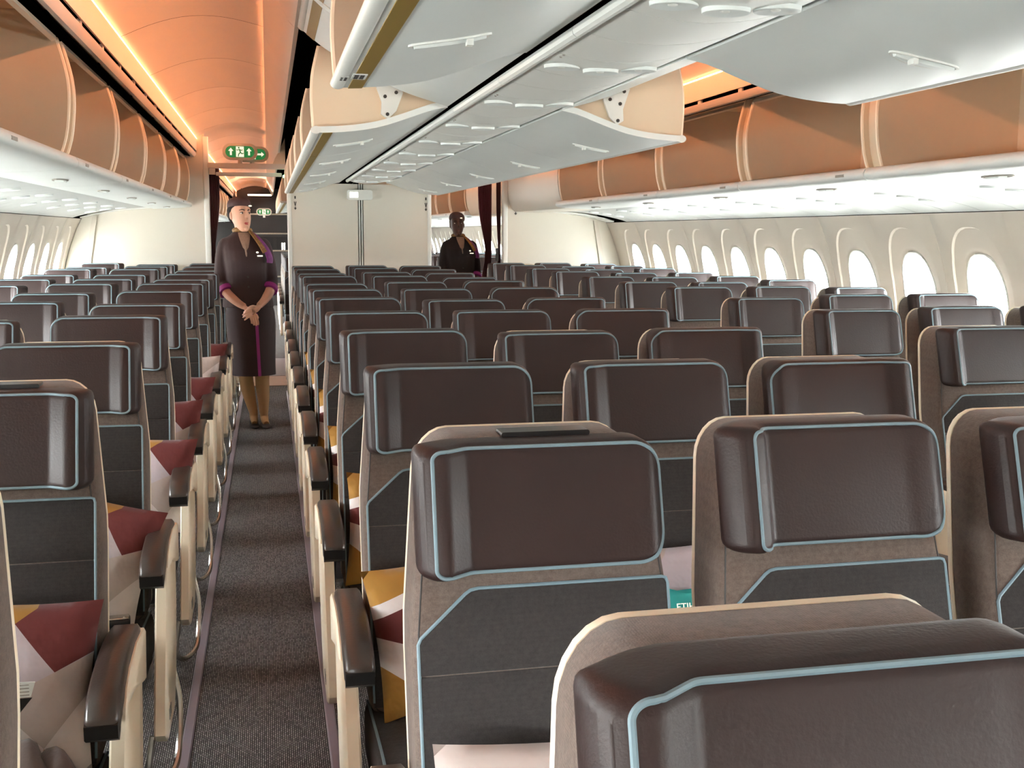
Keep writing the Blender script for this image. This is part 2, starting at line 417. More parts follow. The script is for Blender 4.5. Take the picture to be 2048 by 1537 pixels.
_b.rings([[(wx(ZC + z) + d, y, ZC + z) for y, z in _pp] for d in (.064, .067)]); WPANE = _b.mesh('pane', 'glass', 0)
wn = 0
for side, nm in ((1, 'right'), (-1, 'left')):
    wall = sempty('wall_' + nm)
    lo = MB(); lo.sheet([(2.685, .602), (2.62, .3), (2.56, 0.0)], Y_FRONT, Y_END, -.02)
    o = lo.obj('lower_wall_panel', 'wall', wall); o.scale = (side, 1, 1)
    for k in range(-9, 16):
        yb = 5.197 + 2 * WP * k; fl2 = []
        for j in (0, 1):
            n = 1 + 2 * k + j                      # window number along the cabin
            fl2.append(0 if (n in (10, 11, 12, 13)) else 1)
        yc = yb + WP
        o = put('wall_panel', PAN[tuple(fl2)], wall, (0, yc, 0)); o.scale = (side, 1, 1)
        for j in (0, 1):
            if not fl2[j]: continue
            wn += 1; y = yc + (j - .5) * WP
            we = sempty('window_%d' % wn); we.location = (0, y, 0)
            a = put('window_frame', WFRAME, we); a.scale = (side, 1, 1)
            a = put('pane', WPANE, we); a.scale = (side, 1, 1)
            ld = bpy.data.lights.new('window_portal', 'AREA'); ld.shape = 'RECTANGLE'; ld.size = .30; ld.size_y = .50; ld.energy = 1
            ld.cycles.is_portal = True
            lo_ = bpy.data.objects.new('window_portal', ld); COL.objects.link(lo_); lo_.parent = we
            lo_.location = (side * 2.79, 0, ZC); lo_.rotation_euler = (0, side * pi / 2, 0)
struct(MB().box(-2.9, 2.9, Y_FRONT - .05, Y_FRONT, -.06, 2.8).obj('wall_front', 'bulk', smooth=0))
struct(MB().box(-2.9, 2.9, Y_END, Y_END + .05, -.06, 2.8).obj('wall_rear', 'galley', smooth=0))

# ceiling: crown liner (closes the top), aisle ceiling panels, valances, light coves
ceil = sempty('ceiling')
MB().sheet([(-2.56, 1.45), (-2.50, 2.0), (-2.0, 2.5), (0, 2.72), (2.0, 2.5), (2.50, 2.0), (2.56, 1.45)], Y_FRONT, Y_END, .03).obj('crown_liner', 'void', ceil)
def ceil_panel(L):
    b = MB(); NX, NY = 14, 10; rows = []
    for j in range(NY + 1):
        t = j / NY; dome = .016 * (1 - (2 * t - 1) ** 2)
        r = []
        for i in range(NX + 1):
            s = i / NX; a = .84 + (1.50 - .84) * s
            z = 2.335 + .055 * math.sin(pi * min(1, s * 1.02)) - .075 * s ** 2.2 + dome * math.sin(pi * s) ** .7 * 1.3
            r.append((a, (t - .5) * (L - .006), z))
        rows.append(r)
    b.rings(rows, closed=False, cap=False)
    return b.mesh('ceiling_panel', 'ceiling', 50)
BL = 1.245
CPM = ceil_panel(BL)
VALM = MB().sheet([(.852, 2.302), (.835, 2.285), (.80, 2.22), (.762, 2.145), (.750, 2.134), (.742, 2.138)], -BL / 2 + .002, BL / 2 - .002, .010).mesh('valance_panel', 'valance', 40)
VALE = MB().tube([(.7435, -BL / 2 + .006, 2.135), (.7435, BL / 2 - .006, 2.135)], .007, 8).mesh('valance_edge', 'grey')
for side in (1, -1):
    for k in range(-5, 17):
        y = 4.03 + BL * (k + .5)
        if y > Y_END: continue
        for nm, me in (('ceiling_panel', CPM), ('valance_panel', VALM), ('valance_edge', VALE)):
            o = put(nm, me, ceil, (0, y, 0)); o.scale = (side, 1, 1)
    vo = MB(); vo.sheet(mir([(1.505, 2.30), (1.482, 2.262), (1.478, 2.245), (1.480, 2.20), (1.484, 2.150)], side), Y_FRONT, Y_END, -.008 * side); vo.obj('cove_valance', 'ceiling', ceil)
    vo = MB(); vo.sheet(mir([(1.486, 2.132), (1.492, 2.115), (1.502, 2.104), (1.514, 2.102)], side), Y_FRONT, Y_END, -.008 * side); vo.obj('slot_valance', 'ceiling', ceil)
    sp = MB().box(min(1.486 * side, 1.496 * side), max(1.486 * side, 1.496 * side), -.022, .022, 2.125, 2.156).mesh('slot_bridge', 'ceiling', 0)
    for k in range(44): put('slot_bridge', sp, ceil, (0, .46 + .54 * k, 0))
    MB().sheet(mir([(1.56, 2.32), (1.62, 2.22), (1.60, 2.115), (1.535, 2.100)], side), Y_FRONT, Y_END, -.004 * side).obj('slot_shade_sheet', 'void', ceil)  # black sheet painting the unlit dark behind slots and gap
    MB().sheet(mir([(.22, 2.16), (.70, 2.30), (.80, 2.37)], side), Y_FRONT, Y_END, .006).obj('bin_shade_sheet', 'void', ceil)  # black sheet standing in for the dark inside open centre bins
    MB().sheet(mir([(.784, 2.372), (.784, 2.300), (.838, 2.276)], side), Y_FRONT, Y_END, .003 * side).obj('strip_light_block', 'void', ceil)  # added sheet that keeps strip light out of the bin interior
    # light strips: one in the outer cove, one behind the inner valance
    l1 = tag(MB().tube([(side * 1.4755, Y_FRONT + .1, 2.262), (side * 1.4755, 10.6, 2.262)], .0045, 6).obj('cove_light_strip', 'cove'),
             'orange light strip glowing along the outer ceiling cove, %s aisle' % ('far' if side > 0 else 'attendant\'s'), 'light strip', 'cabin cove lights')
    l2 = tag(MB().box(min(.792 * side, .800 * side), max(.792 * side, .800 * side), Y_FRONT + .1, 10.6, 2.312, 2.336).obj('valance_light_strip', 'cove_inner', smooth=0),
             'orange light strip hidden behind the inner valance, %s aisle' % ('far' if side > 0 else 'attendant\'s'), 'light strip', 'cabin cove lights')
    l4 = tag(MB().box(min(.792 * side, .800 * side), max(.792 * side, .800 * side), 11.0, Y_END - .2, 2.312, 2.336).obj('valance_light_strip', 'cove_inner', smooth=0),
             'orange valance light strip in the cabin beyond the bulkhead, %s aisle' % ('far' if side > 0 else 'attendant\'s'), 'light strip', 'cabin cove lights')
    l3 = tag(MB().tube([(side * 1.4755, 11.0, 2.262), (side * 1.4755, Y_END - .2, 2.262)], .0045, 6).obj('cove_light_strip', 'cove'),
             'orange light strip in the cabin beyond the bulkhead, %s aisle' % ('far' if side > 0 else 'attendant\'s'), 'light strip', 'cabin cove lights')

# ------------------------------------------------------------------ overhead bins
RIB = sub([(1.592, 1.662), (1.562, 1.75), (1.548, 1.85), (1.546, 1.93), (1.556, 2.0), (1.578, 2.086)], 3)
LIP = [(1.60, 1.690), (1.560, 1.692), (1.536, 1.684), (1.528, 1.668), (1.530, 1.652), (1.545, 1.642), (1.62, 1.634), (1.75, 1.627), (1.862, 1.622), (1.862, 1.640), (1.70, 1.655)]
def outer_bin_meshes(L, side):
    h = L / 2 - .056
    d = {}
    fn = lambda poly: mir(poly, side)
    b = MB(); b.sheet(fn([(1.60, 1.668), (2.12, 1.66), (2.20, 1.75), (2.20, 2.10), (2.10, 2.19), (1.585, 2.20)]), -h, h, .012 * side); d['bucket'] = (b.mesh('bucket', 'bin_cream'),)
    w_ = []
    for e in (-1, 1):
        b = MB(); poly = RIB + [(1.62, 2.19), (2.12, 2.19), (2.2, 2.1), (2.2, 1.74), (2.12, 1.66)]
        b.pxz(fn(poly), e * h - .008, e * h + .008); w_.append(b.mesh('side_wall', 'bin_cream', 30))
    d['side_wall'] = w_
    t_ = []
    for e in (-1, 1):
        b = MB(); b.tube([(x * side - .001 * side, e * h, z) for x, z in RIB], .0085, 8); t_.append(b.mesh('edge_trim', 'bin_edge'))
    d['edge_trim'] = t_
    pr = [(x + .022, z) for x, z in RIB]; fp = []
    for ya, yb in ((L / 2 - .047, L / 2), (-L / 2, -L / 2 + .047)):
        b = MB(); b.sheet(fn(pr), ya, yb, -.01 * side); fp.append(b.mesh('filler_panel', 'bin_cream'))
    d['filler_panel'] = fp
    b = MB(); b.pxz(fn(LIP), -L / 2 + .004, L / 2 - .004); d['door_lip'] = (b.mesh('door_lip', 'bin_white', 50),)
    b = MB(); b.box(min(1.5268 * side, 1.5295 * side), max(1.5268 * side, 1.5295 * side), -L / 2 + .16, -L / 2 + .23, 1.660, 1.671); d['row_placard'] = (b.mesh('row_placard', 'grey', 0),)
    b = MB(); b.pxz(fn([(1.572, 2.084), (1.590, 2.080), (1.594, 2.096), (1.576, 2.100)]), -h, h); d['top_bar'] = (b.mesh('top_bar', 'bin_edge', 0),)
    # latch: shallow oval bezel with a paddle, under the lip
    b = MB(); c = (1.70 * side, 0.0); n = 24
    ring = lambda rx, ry, z: [(c[0] + rx * math.cos(2 * pi * k / n), ry * math.sin(2 * pi * k / n), z + (abs(c[0] + rx * math.cos(2 * pi * k / n)) - 1.70) * -.05) for k in range(n)]
    b.rings([ring(.030, .085, 1.632), ring(.030, .085, 1.625), ring(.024, .078, 1.624), ring(.022, .075, 1.630)], cap=False); d['latch_bezel'] = (b.mesh('latch_bezel', 'grey'),)
    b = MB(); b.box(c[0] - .018, c[0] + .018, -.03, .045, 1.619, 1.627); d['latch_paddle'] = (b.mesh('latch_paddle', 'bin_white', 0),)
    return d
def spawn(root, d):
    for nm, ms in d.items():
        for me in ms: put(nm, me, root)
ORD = ['first', 'second', 'third', 'fourth', 'fifth', 'sixth', 'seventh', 'eighth', 'ninth', 'tenth', 'eleventh', 'twelfth', 'thirteenth', 'fourteenth', 'fifteenth']
OM = {s: outer_bin_meshes(BL, s) for s in (1, -1)}
# the attendant's side runs to the bulkhead; the far side stops short of it
for side, y0, cnt, where in ((-1, -.66, 9, "window block on the attendant's side"), (1, -.82, 8, 'far window block')):
    for k in range(cnt):
        y = y0 + BL * (k + .5)
        t = thing('overhead_bin', 'open overhead bin above the %s, %s from the rear bulkhead' % (where, ORD[cnt - 1 - k]), 'overhead bin', (0, y, 0), 0, 'open bins over the window seats')
        spawn(t, OM[side])
# second cabin beyond the bulkheads
for side, where in ((-1, "attendant's side"), (1, 'far side')):
    for k in range(8):
        y = 13.6 + BL * (k + .5)
        t = thing('overhead_bin', 'open overhead bin in the cabin beyond the bulkhead, %s, %s past the doorway' % (where, ORD[k]), 'overhead bin', (0, y, 0), 0, 'bins in the cabin beyond')
        spawn(t, OM[side])
# smooth closed fairing between the last far-side bin and the bulkhead
FA = [(1.592, 1.66), (1.562, 1.75), (1.548, 1.85), (1.546, 1.93), (1.556, 2.0), (1.578, 2.086), (1.60, 2.20), (2.2, 2.2), (2.2, 1.65), (1.862, 1.622), (1.62, 1.634)]
b = MB(); b.rings([[(x + dx, y, z) for x, z in FA] for y, dx in ((9.15, 0), (9.5, .03), (10.2, .0), (10.79, -.08))])
tag(b.obj('bin_end_fairing', 'bulk'), 'smooth ivory fairing closing off the bin row by the far bulkhead', 'fairing')
for side in (1, -1):      # behind the bulkheads, over the doors
    b = MB(); b.pxz(mir(FA, side), 10.96 if side < 0 else 10.86, 13.58)
    tag(b.obj('door_zone_fairing', 'bin_cream'), 'plain cream fairing above the exit door zone, %s side' % ("attendant's" if side < 0 else 'far'), 'fairing')

DOOR_O = sub([(.214, 1.868), (.27, 1.857), (.34, 1.832), (.40, 1.811), (.47, 1.790), (.55, 1.776), (.63, 1.769), (.680, 1.767)], 2)
DOOR_C = sub([(.214, 1.871), (.297, 1.893), (.396, 1.925), (.50, 1.972), (.617, 2.036), (.67, 2.070), (.705, 2.098), (.728, 2.116)], 2)
CRIB = sub([(.691, 1.79), (.696, 1.88), (.693, 1.95), (.685, 2.0), (.668, 2.068)], 3)
def door(prof, L, side):
    d = {}
    b = MB(); b.sheet(mir(prof, side), -L / 2 + .003, L / 2 - .003, .022 * side)
    d['door'] = (b.mesh('door', 'bin_white', 40),)
    (xa, za), (xb, zb) = prof[-2], prof[-1]; l = math.hypot(xb - xa, zb - za); tx, tz = (xb - xa) / l, (zb - za) / l
    b = MB(); c = (xb + tx * .006, zb + tz * .006)
    b.rings([[((c[0] + .019 * math.cos(2 * pi * k / 12) * tx - .014 * (1 + math.sin(2 * pi * k / 12)) * tz + .004 * tz) * side, y, c[1] + .019 * math.cos(2 * pi * k / 12) * tz + .014 * (1 + math.sin(2 * pi * k / 12)) * tx - .004 * tx) for k in range(12)] for y in (-L / 2 + .003, L / 2 - .003)])
    d['door_rim'] = (b.mesh('door_rim', 'white', 50),)
    # gold strip a finger's width inside the rim
    i0 = len(prof) - 4; gp = [(p[0] + (prof[min(i + 1, len(prof) - 1)][1] - prof[max(i - 1, 0)][1]) * 0, p[1]) for i, p in enumerate(prof)]
    xs = (xb - tx * .052, za + (zb - za)); ps = [(xb - tx * .052, zb - tz * .052 ), (xb - tx * .018, zb - tz * .018)]
    def pz(x):
        for (x1, z1), (x2, z2) in zip(prof, prof[1:]):
            if x1 <= x <= x2: return z1 + (z2 - z1) * (x - x1) / (x2 - x1)
        return prof[-1][1]
    gx = [ps[0][0] + (ps[1][0] - ps[0][0]) * q / 3 for q in range(4)]
    b = MB(); b.sheet(mir([(x, pz(x) - .0022) for x in gx], side), -L / 2 + .004, L / 2 - .004, .0035 * side); 
    if side < 0: d['gold_strip'] = (b.mesh('gold_strip', 'gold', 40),)
    # latch bezel across the door
    cx = prof[int(len(prof) * .62)][0]; n = 28; b = MB()
    def ring(rx, ry, off):
        out = []
        for k in range(n):
            x = cx + rx * math.cos(2 * pi * k / n); out.append((x * side, ry * math.sin(2 * pi * k / n), pz(x) - off))
        return out
    b.rings([ring(.082, .034, -.002), ring(.082, .034, .004), ring(.076, .028, .004), ring(.072, .025, -.001)], cap=False); d['latch_bezel'] = (b.mesh('latch_bezel', 'white'),)
    b = MB(); rr = []
    for k in range(7):
        x = cx - .07 + .14 * k / 6; w_ = .008 + .010 * math.sin(pi * k / 6)
        rr.append([(x * side, -w_, pz(x) - .001), (x * side, -w_ * .6, pz(x) - .008), (x * side, w_ * .6, pz(x) - .008), (x * side, w_, pz(x) - .001)])
    b.rings(rr); d['latch_paddle'] = (b.mesh('latch_paddle', 'bin_white', 40),)
    b = MB(); x = cx - .035; b.box(min((x - .006) * side, (x + .006) * side), max((x - .006) * side, (x + .006) * side), -.026, -.004, pz(x) - .016, pz(x) - .004); d['latch_button'] = (b.mesh('latch_button', 'white', 0),)
    return d
def centre_open(L, side):
    d = door(DOOR_O, L, side); w_ = []; t_ = []
    for e in (-1, 1):
        y = e * (L / 2 - .03)
        poly = CRIB + [(.56, 2.10), (.30, 2.10), (.235, 2.05), (.225, 1.885)] + [(x, z + .015) for x, z in DOOR_O[3:-1]]
        b = MB(); b.pxz(mir(poly, side), y - .009, y + .009); w_.append(b.mesh('side_wall', 'bin_cream', 25))
        b = MB(); b.tube([(x * side, y, z) for x, z in CRIB], .009, 8); t_.append(b.mesh('edge_trim', 'bin_edge'))
    d['side_wall'] = w_; d['edge_trim'] = t_
    b = MB(); b.sheet(mir([(.235, 1.885), (.24, 2.05), (.30, 2.10)], side), -L / 2 + .035, L / 2 - .035, -.008 * side); d['bin_back'] = (b.mesh('bin_back', 'void'),)  # back made black, the shade of the bin interior put into colour
    return d
CO = {s: centre_open(BL, s) for s in (1, -1)}; CC = {s: door(DOOR_C, BL, s) for s in (1, -1)}
def hinge(root, side, yf):
    """pivot bracket and roller plate on the exposed end wall"""
    b = MB(); pts = [(.375, 1.915), (.425, 1.985), (.478, 1.955), (.452, 1.88), (.455, 1.838), (.430, 1.822), (.400, 1.850)]
    b.pxz(mir(pts, side), yf - .014, yf); br = b.obj('hinge_bracket', 'white', root, 0)
    for x, z in ((.400, 1.915), (.425, 1.955), (.455, 1.945), (.440, 1.900), (.432, 1.838)):
        b = MB(); b.rings([[(x * side + .0065 * math.cos(2 * pi * k / 10), y, z + .0065 * math.sin(2 * pi * k / 10)) for k in range(10)] for y in (yf - .018, yf - .012)]); b.obj('bolt', 'dark', br)
    b = MB(); b.rings([[(.335 * side + .034 * math.cos(2 * pi * k / 20), y, 1.975 + .034 * math.sin(2 * pi * k / 20)) for k in range(20)] for y in (yf - .006, yf)]); rp = b.obj('roller_plate', 'grey', root)
    for dx, dz in ((-.017, .006), (.015, .012), (.002, -.016)):
        b = MB(); b.rings([[(.335 * side + dx * side + .0075 * math.cos(2 * pi * k / 10), y, 1.975 + dz + .0075 * math.sin(2 * pi * k / 10)) for k in range(10)] for y in (yf - .016, yf - .005)]); b.obj('bolt', 'steel', rp)
for side, nm in ((-1, "attendant's aisle"), (1, 'far aisle')):
    for k in range(-4, 5):
        y = 4.03 + BL * (k + .5)
        if k == -1:
            t = thing('overhead_bin', 'closed centre overhead bin tilted up beside two open ones, %s side' % nm, 'overhead bin', (0, y, 0), 0, 'centre overhead bins')
            spawn(t, CC[side])
        else:
            t = thing('overhead_bin', 'open centre overhead bin over the %s, %s' % (nm, ('%s from the rear bulkhead' % ORD[4 - k]) if k >= 0 else '%s forward of the closed bin' % ORD[-2 - k]),
                      'overhead bin', (0, y, 0), 0, 'centre overhead bins')
            spawn(t, CO[side])
            if k == 0: hinge(t, side, -BL / 2 + .021)
            if k == -2 and side < 0:      # stickers on the near open bin
                for (yy, x, w_, hh) in ((.40, -.652, .016, .040), (.44, -.684, .010, .034)):
                    zz = 1.7655
                    lb = MB().box(x - w_, x + w_, yy - hh, yy + hh, zz - .0018, zz).obj('sticker', 'white', t, 0)
                    g = MB()
                    for q in range(4):
                        for r_ in range(2):
                            g.box(x - w_ * .75 + r_ * w_ * .8, x - w_ * .15 + r_ * w_ * .8, yy - hh * .8 + q * hh * .42, yy - hh * .8 + q * hh * .42 + hh * .28, zz - .0026, zz - .0016)
                    g.obj('sticker_print', 'dark', lb, 0)
    for k in range(6):
        y = 13.6 + BL * (k + .5)
        t = thing('overhead_bin', 'open centre overhead bin beyond the bulkhead over the %s, %s past the doorway' % (nm, ORD[k]), 'overhead bin', (0, y, 0), 0, 'bins in the cabin beyond')
        spawn(t, CO[side])

# ------------------------------------------------------------------ passenger service panels
def psu_centre(L):
    d = {}; w_ = []
    prof = sub([(-.160, 1.862), (-.10, 1.848), (0.0, 1.840), (.10, 1.848), (.184, 1.866)], 4)
    for k in range(3):
        a = -L / 2 + L * k / 3; b = MB(); b.sheet(prof, a + .002, a + L / 3 - .002, .012); w_.append(b.mesh('panel', 'white', 40))
    d['panel'] = w_
    b = MB()
    b.tube([(-.176, -L / 2 + .002, 1.864), (-.176, L / 2 - .002, 1.864)], .015, 10); d['edge_bead'] = (b.mesh('edge_bead', 'white'),)
    ls = []; rs_ = []
    for x in (-.105, .0, .105):
        zc = 1.840 + .022 * (x / .13) ** 2 * .55; n = 20
        ring = lambda rx, ry, z: [(x + rx * math.cos(2 * pi * k / n), ry * math.sin(2 * pi * k / n), z + .10 * abs(x) * (rx * math.cos(2 * pi * k / n)) * (1 if x > 0 else -1)) for k in range(n)]
        b = MB(); b.rings([ring(.048, .039, zc + .002), ring(.047, .038, zc - .007), ring(.043, .034, zc - .008), ring(.026, .020, zc - .003), ring(.002, .002, zc - .002)], cap=False); rs_.append(b.mesh('light_bezel', 'bin_white', 60))
        b = MB(); b.ball((x, .006, zc - .002), .011, .009, .004, 10, 6); ls.append(b.mesh('reading_light', 'white'))
    d['light_bezel'] = rs_; d['reading_light'] = ls
    b = MB()
    for dy in (-.10, -.13): b.ball((-.135, dy, 1.855), .004, .004, .003, 8, 4)
    d['call_button'] = (b.mesh('call_button', 'grey'),)
    return d
PC = psu_centre(P)
for k in range(-4, 11):
    y = 2.03 + P * k
    if y + P / 2 > 10.29: continue
    t = thing('passenger_service_unit', 'white centre service panel with three reading lights, %s from the rear bulkhead' % ORD[10 - k if 10 - k < 15 else 14], 'service panel', (0, y, 0), 0, 'centre service panels')
    spawn(t, PC)
_cx = MB(); _cx.box(-.216, -.188, Y_FRONT, 10.28, 1.885, 1.90); struct(_cx.obj('trim_8', 'void', smooth=0))
_cx = MB(); _cx.box(.190, .212, Y_FRONT, 10.28, 1.885, 1.90); struct(_cx.obj('trim_9', 'void', smooth=0))
def psu_outer(L, side):
    d = {}; w_ = []
    prof = sub([(1.868, 1.632), (2.0, 1.620), (2.20, 1.600), (2.40, 1.562), (2.498, 1.534)], 3)
    def pz(x):
        for (x1, z1), (x2, z2) in zip(prof, prof[1:]):
            if x1 <= x <= x2: return z1 + (z2 - z1) * (x - x1) / (x2 - x1)
        return 1.55
    for k in range(3):
        a = -L / 2 + L * k / 3; b = MB(); b.sheet(mir(prof, side), a + .002, a + L / 3 - .002, .012 * side); w_.append(b.mesh('panel', 'psu_dimmed', 40))
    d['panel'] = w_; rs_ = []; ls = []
    for i, x in enumerate((2.05, 2.17, 2.29)):
        n = 16; y0 = (-.0) + i * .0
        ring = lambda rx, ry, off: [((x + rx * math.cos(2 * pi * k / n)) * side, y0 + ry * math.sin(2 * pi * k / n), pz(x + rx * math.cos(2 * pi * k / n)) - off) for k in range(n)]
        b = MB(); b.rings([ring(.048, .040, -.002), ring(.046, .038, .009), ring(.041, .033, .010), ring(.022, .017, .004), ring(.002, .002, .003)], cap=False); rs_.append(b.mesh('light_bezel', 'bin_white', 60))
        b = MB(); b.ball((x * side, .006, pz(x) - .003), .011, .010, .004, 10, 6); ls.append(b.mesh('reading_light', 'steel'))
    d['light_bezel'] = rs_; d['reading_light'] = ls
    return d
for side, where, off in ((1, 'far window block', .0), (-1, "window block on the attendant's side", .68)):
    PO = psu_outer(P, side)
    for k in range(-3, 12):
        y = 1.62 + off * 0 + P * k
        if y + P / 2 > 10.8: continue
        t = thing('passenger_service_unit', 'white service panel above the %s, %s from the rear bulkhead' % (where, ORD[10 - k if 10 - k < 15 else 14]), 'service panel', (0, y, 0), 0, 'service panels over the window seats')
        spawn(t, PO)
    for a_, b_ in ((Y_FRONT, -1.3), (10.55, Y_END)):
        q = MB(); q.sheet(mir([(1.868, 1.632), (2.0, 1.620), (2.20, 1.600), (2.40, 1.562), (2.498, 1.534)], side), a_, b_, .012 * side)
        q.obj('service_fairing', 'white', ceil)
for a_, b_ in ((10.45, Y_END),):
    q = MB(); q.sheet([(-.21, 1.868), (-.10, 1.848), (0, 1.84), (.10, 1.848), (.21, 1.868)], 13.6, b_, .012); q.obj('service_fairing', 'white', ceil)

# ------------------------------------------------------------------ bulkheads, doorway frames, signs
def icon_set(root, x, y, z, s=1.0):
    """small printed pictograms: seat belt, arrow, no smoking"""
    b = MB(); b.box(x - .006 * s, x + .006 * s, y - .003, y, z + .10, z + .125); b.obj('pictogram', 'dark', root, 0)
    b = MB(); b.pxz([(x - .012 * s, z + .075), (x - .004 * s, z + .075), (x, z + .05), (x + .004 * s, z + .075), (x + .012 * s, z + .075), (x + .003 * s, z + .035), (x - .003 * s, z + .035)], y - .003, y); b.obj('pictogram', 'dark', root, 0)
    b = MB(); b.pxz([(x - .013 * s, z + .018), (x, z), (x + .013 * s, z + .018), (x + .004 * s, z + .018), (x + .004 * s, z + .03), (x - .004 * s, z + .03), (x - .004 * s, z + .018)], y - .003, y); b.obj('pictogram', 'dark', root, 0)
YC, YL, YRB = 10.30, 10.60, 10.80
t = thing('bulkhead_partition', 'wide white centre bulkhead with a grooved seam behind the middle seats', 'bulkhead', (0, YC, 0))
MB().box(-.645, -.045, 0, .04, 0, 1.86).obj('panel', 'bulk', t, 0)
MB().box(.005, .60, 0, .04, 0, 1.86).obj('panel', 'bulk', t, 0)
MB().pxz([(-.045, 0), (-.045, 1.86), (.005, 1.86), (.005, 0)], .03, .04).obj('seam_backing', 'grey', t, 0)
MB().box(-.036, -.026, -.004, .035, 0, 1.86).obj('seam_bead', 'white', t, 0)
MB().box(-.014, -.004, -.004, .035, 0, 1.86).obj('seam_bead', 'white', t, 0)
for x0, x1 in ((-.683, -.645), (.60, .636)):
    b = MB(); b.pxy(rrect(x0, x1, -.012, .052, .010, 3), 0, 1.86); b.obj('edge_post', 'white', t)
icon_set(t, -.61, -.001, 1.62); icon_set(t, .585, -.001, 1.62)
sb = thing('fasten_sign_box', 'small white lit sign box at the top of the centre bulkhead', 'sign', (-.03, YC - .03, 1.76))
b = MB(); b.prism(rrect(-.115, .115, -.045, .045, .02, 4), -.04, .028, lambda p, q, t_: (p, t_, q)); b.obj('housing', 'white', sb)
MB().box(-.092, -.058, -.044, -.038, -.024, .024).obj('lit_window', 'lamp', sb, 0); MB().box(-.052, -.018, -.044, -.038, -.024, .024).obj('lit_window', 'lamp', sb, 0)

t = thing('bulkhead_partition', "cream bulkhead ending the window block on the attendant's side", 'bulkhead', (0, YL, 0))
def wall_poly(s, xin, ztop, xo=0):
    return mir([(xin, 0), (2.55, 0), (2.62, .3), (2.68, .62), (2.685, .85), (2.67, 1.0), (2.64, 1.15), (2.595, 1.30), (2.54, 1.44), (2.495, 1.53), (2.40, 1.60), (2.2, 2.2), (1.9, 2.5), (1.5, 2.5), (xin, 2.5)], s)
b = MB(); b.pxz(wall_poly(-1, 1.41, 2.5), 0, .04); b.obj('panel', 'bulk', t, 0)
b = MB(); b.pxy(rrect(-1.425, -1.375, -.012, .06, .012, 3), 0, 2.28); b.obj('edge_post', 'white', t)
b = MB(); b.pxz(mir([(2.42, 0), (2.50, .4), (2.52, .9), (2.47, 1.2), (2.40, 1.55), (2.36, 1.55), (2.42, 1.2), (2.46, .9), (2.44, .4), (2.36, 0)], -1), -.02, 0); b.obj('corner_moulding', 'wall', t)
t = thing('bulkhead_partition', 'ivory bulkhead ending the far window block beside the drawn curtain', 'bulkhead', (0, YRB, 0))
b = MB(); b.pxz(wall_poly(1, 1.445, 2.5), 0, .04); b.obj('panel', 'bulk', t, 0)
b = MB(); b.pxy(rrect(1.425, 1.475, -.012, .06, .012, 3), 0, 2.28); b.obj('edge_post', 'white', t)
b = MB(); b.pxz(mir([(2.42, 0), (2.50, .4), (2.52, .9), (2.47, 1.2), (2.40, 1.55), (2.36, 1.55), (2.42, 1.2), (2.46, .9), (2.44, .4), (2.36, 0)], 1), -.02, 0); b.obj('corner_moulding', 'wall', t)
icon_set(t, 1.555, -.001, 1.60, 1.2)
# low rounded cabinet at the aisle end of the far bulkhead
b = MB(); b.prism(rrect(1.30, 1.72, 0, 1.115, .10, 6, (.01, .01, .02, .10)), 10.62, 10.78, lambda p, q, t_: (p, t_, q))
tag(b.obj('stowage_cabinet', 'shell'), 'low cream cabinet with a rounded corner against the far bulkhead', 'cabinet')
for side, nm in ((-1, "attendant's"), (1, 'far')):
    t = thing('doorway_frame', 'ivory header beam across the %s aisle doorway' % nm, 'doorway frame', (0, 10.32, 0))
    xa, xb = (-1.372, -.690) if side < 0 else (.640, 1.40)
    b = MB(); b.prism(rrect(xa, xb, 1.985, 2.03, .012, 3), 0, .10, lambda p, q, t_: (p, t_, q)); b.obj('header_beam', 'ceiling', t)
    b = MB(); b.prism(rrect(xa + .06, xb - .03, 1.93, 1.962, .008, 3), .25, .33, lambda p, q, t_: (p, t_, q)); b.obj('curtain_track', 'ceiling', t)
    b = MB(); b.pxz([(xb - .11, 2.03), (xb + .0, 2.03), (xb + .0, 2.26), (xb - .05, 2.15), (xb - .09, 2.08)] if side < 0 else [(xa, 2.03), (xa + .11, 2.03), (xa + .09, 2.08), (xa + .05, 2.15), (xa, 2.26)], 0, .06); b.obj('corner_gusset', 'bin_cream', t)
    b = MB(); b.box(xa + .0, xa + .055, .25, .30, 1.94, 2.0) if side < 0 else b.box(xb - .055, xb, .25, .30, 1.94, 2.0); b.obj('track_bracket', 'ceiling', t, 0)
tag(MB().ball((-.700, 10.44, 1.925), .014, .010, .014, 12, 8).obj('indicator_lamp', 'ledgreen'), "tiny green indicator lamp by the attendant's doorway", 'indicator lamp')
# curtains: gathered folds hanging from the track
def curtain(name, label, x0, x1, y, ztop, zbot, waist, amp=.022, n=60):
    b = MB(); rows = []; nf = 7
    for j in range(15):
        t = j / 14; z = ztop + (zbot - ztop) * t
        wst = 1 - waist * math.exp(-((z - 1.22) / .30) ** 2)
        r = []
        for i in range(n + 1):
            s = i / n; x = x0 + (x1 - x0) * (s * wst); r.append((x, y + amp * math.sin(2 * pi * nf * s + .3 * math.sin(4 * t)) * (.5 + .5 * t), z))
        r += [(p[0], p[1] + .010, p[2]) for p in reversed(r)]
        rows.append(r)
    b.rings(rows); return tag(b.obj(name, 'curtain', smooth=60), label, 'curtain')
curtain('curtain', "maroon curtain gathered at the attendant's doorway", -1.385, -1.285, 10.66, 2.0, .05, .55)
curtain('curtain', 'maroon curtain drawn back in a sweep at the far doorway', 1.355, 1.215, 11.02, 1.93, .05, .55, .018)
curtain('curtain', 'narrow maroon curtain edge against the far bulkhead post', 1.43, 1.385, 10.93, 1.95, .05, .45, .014)
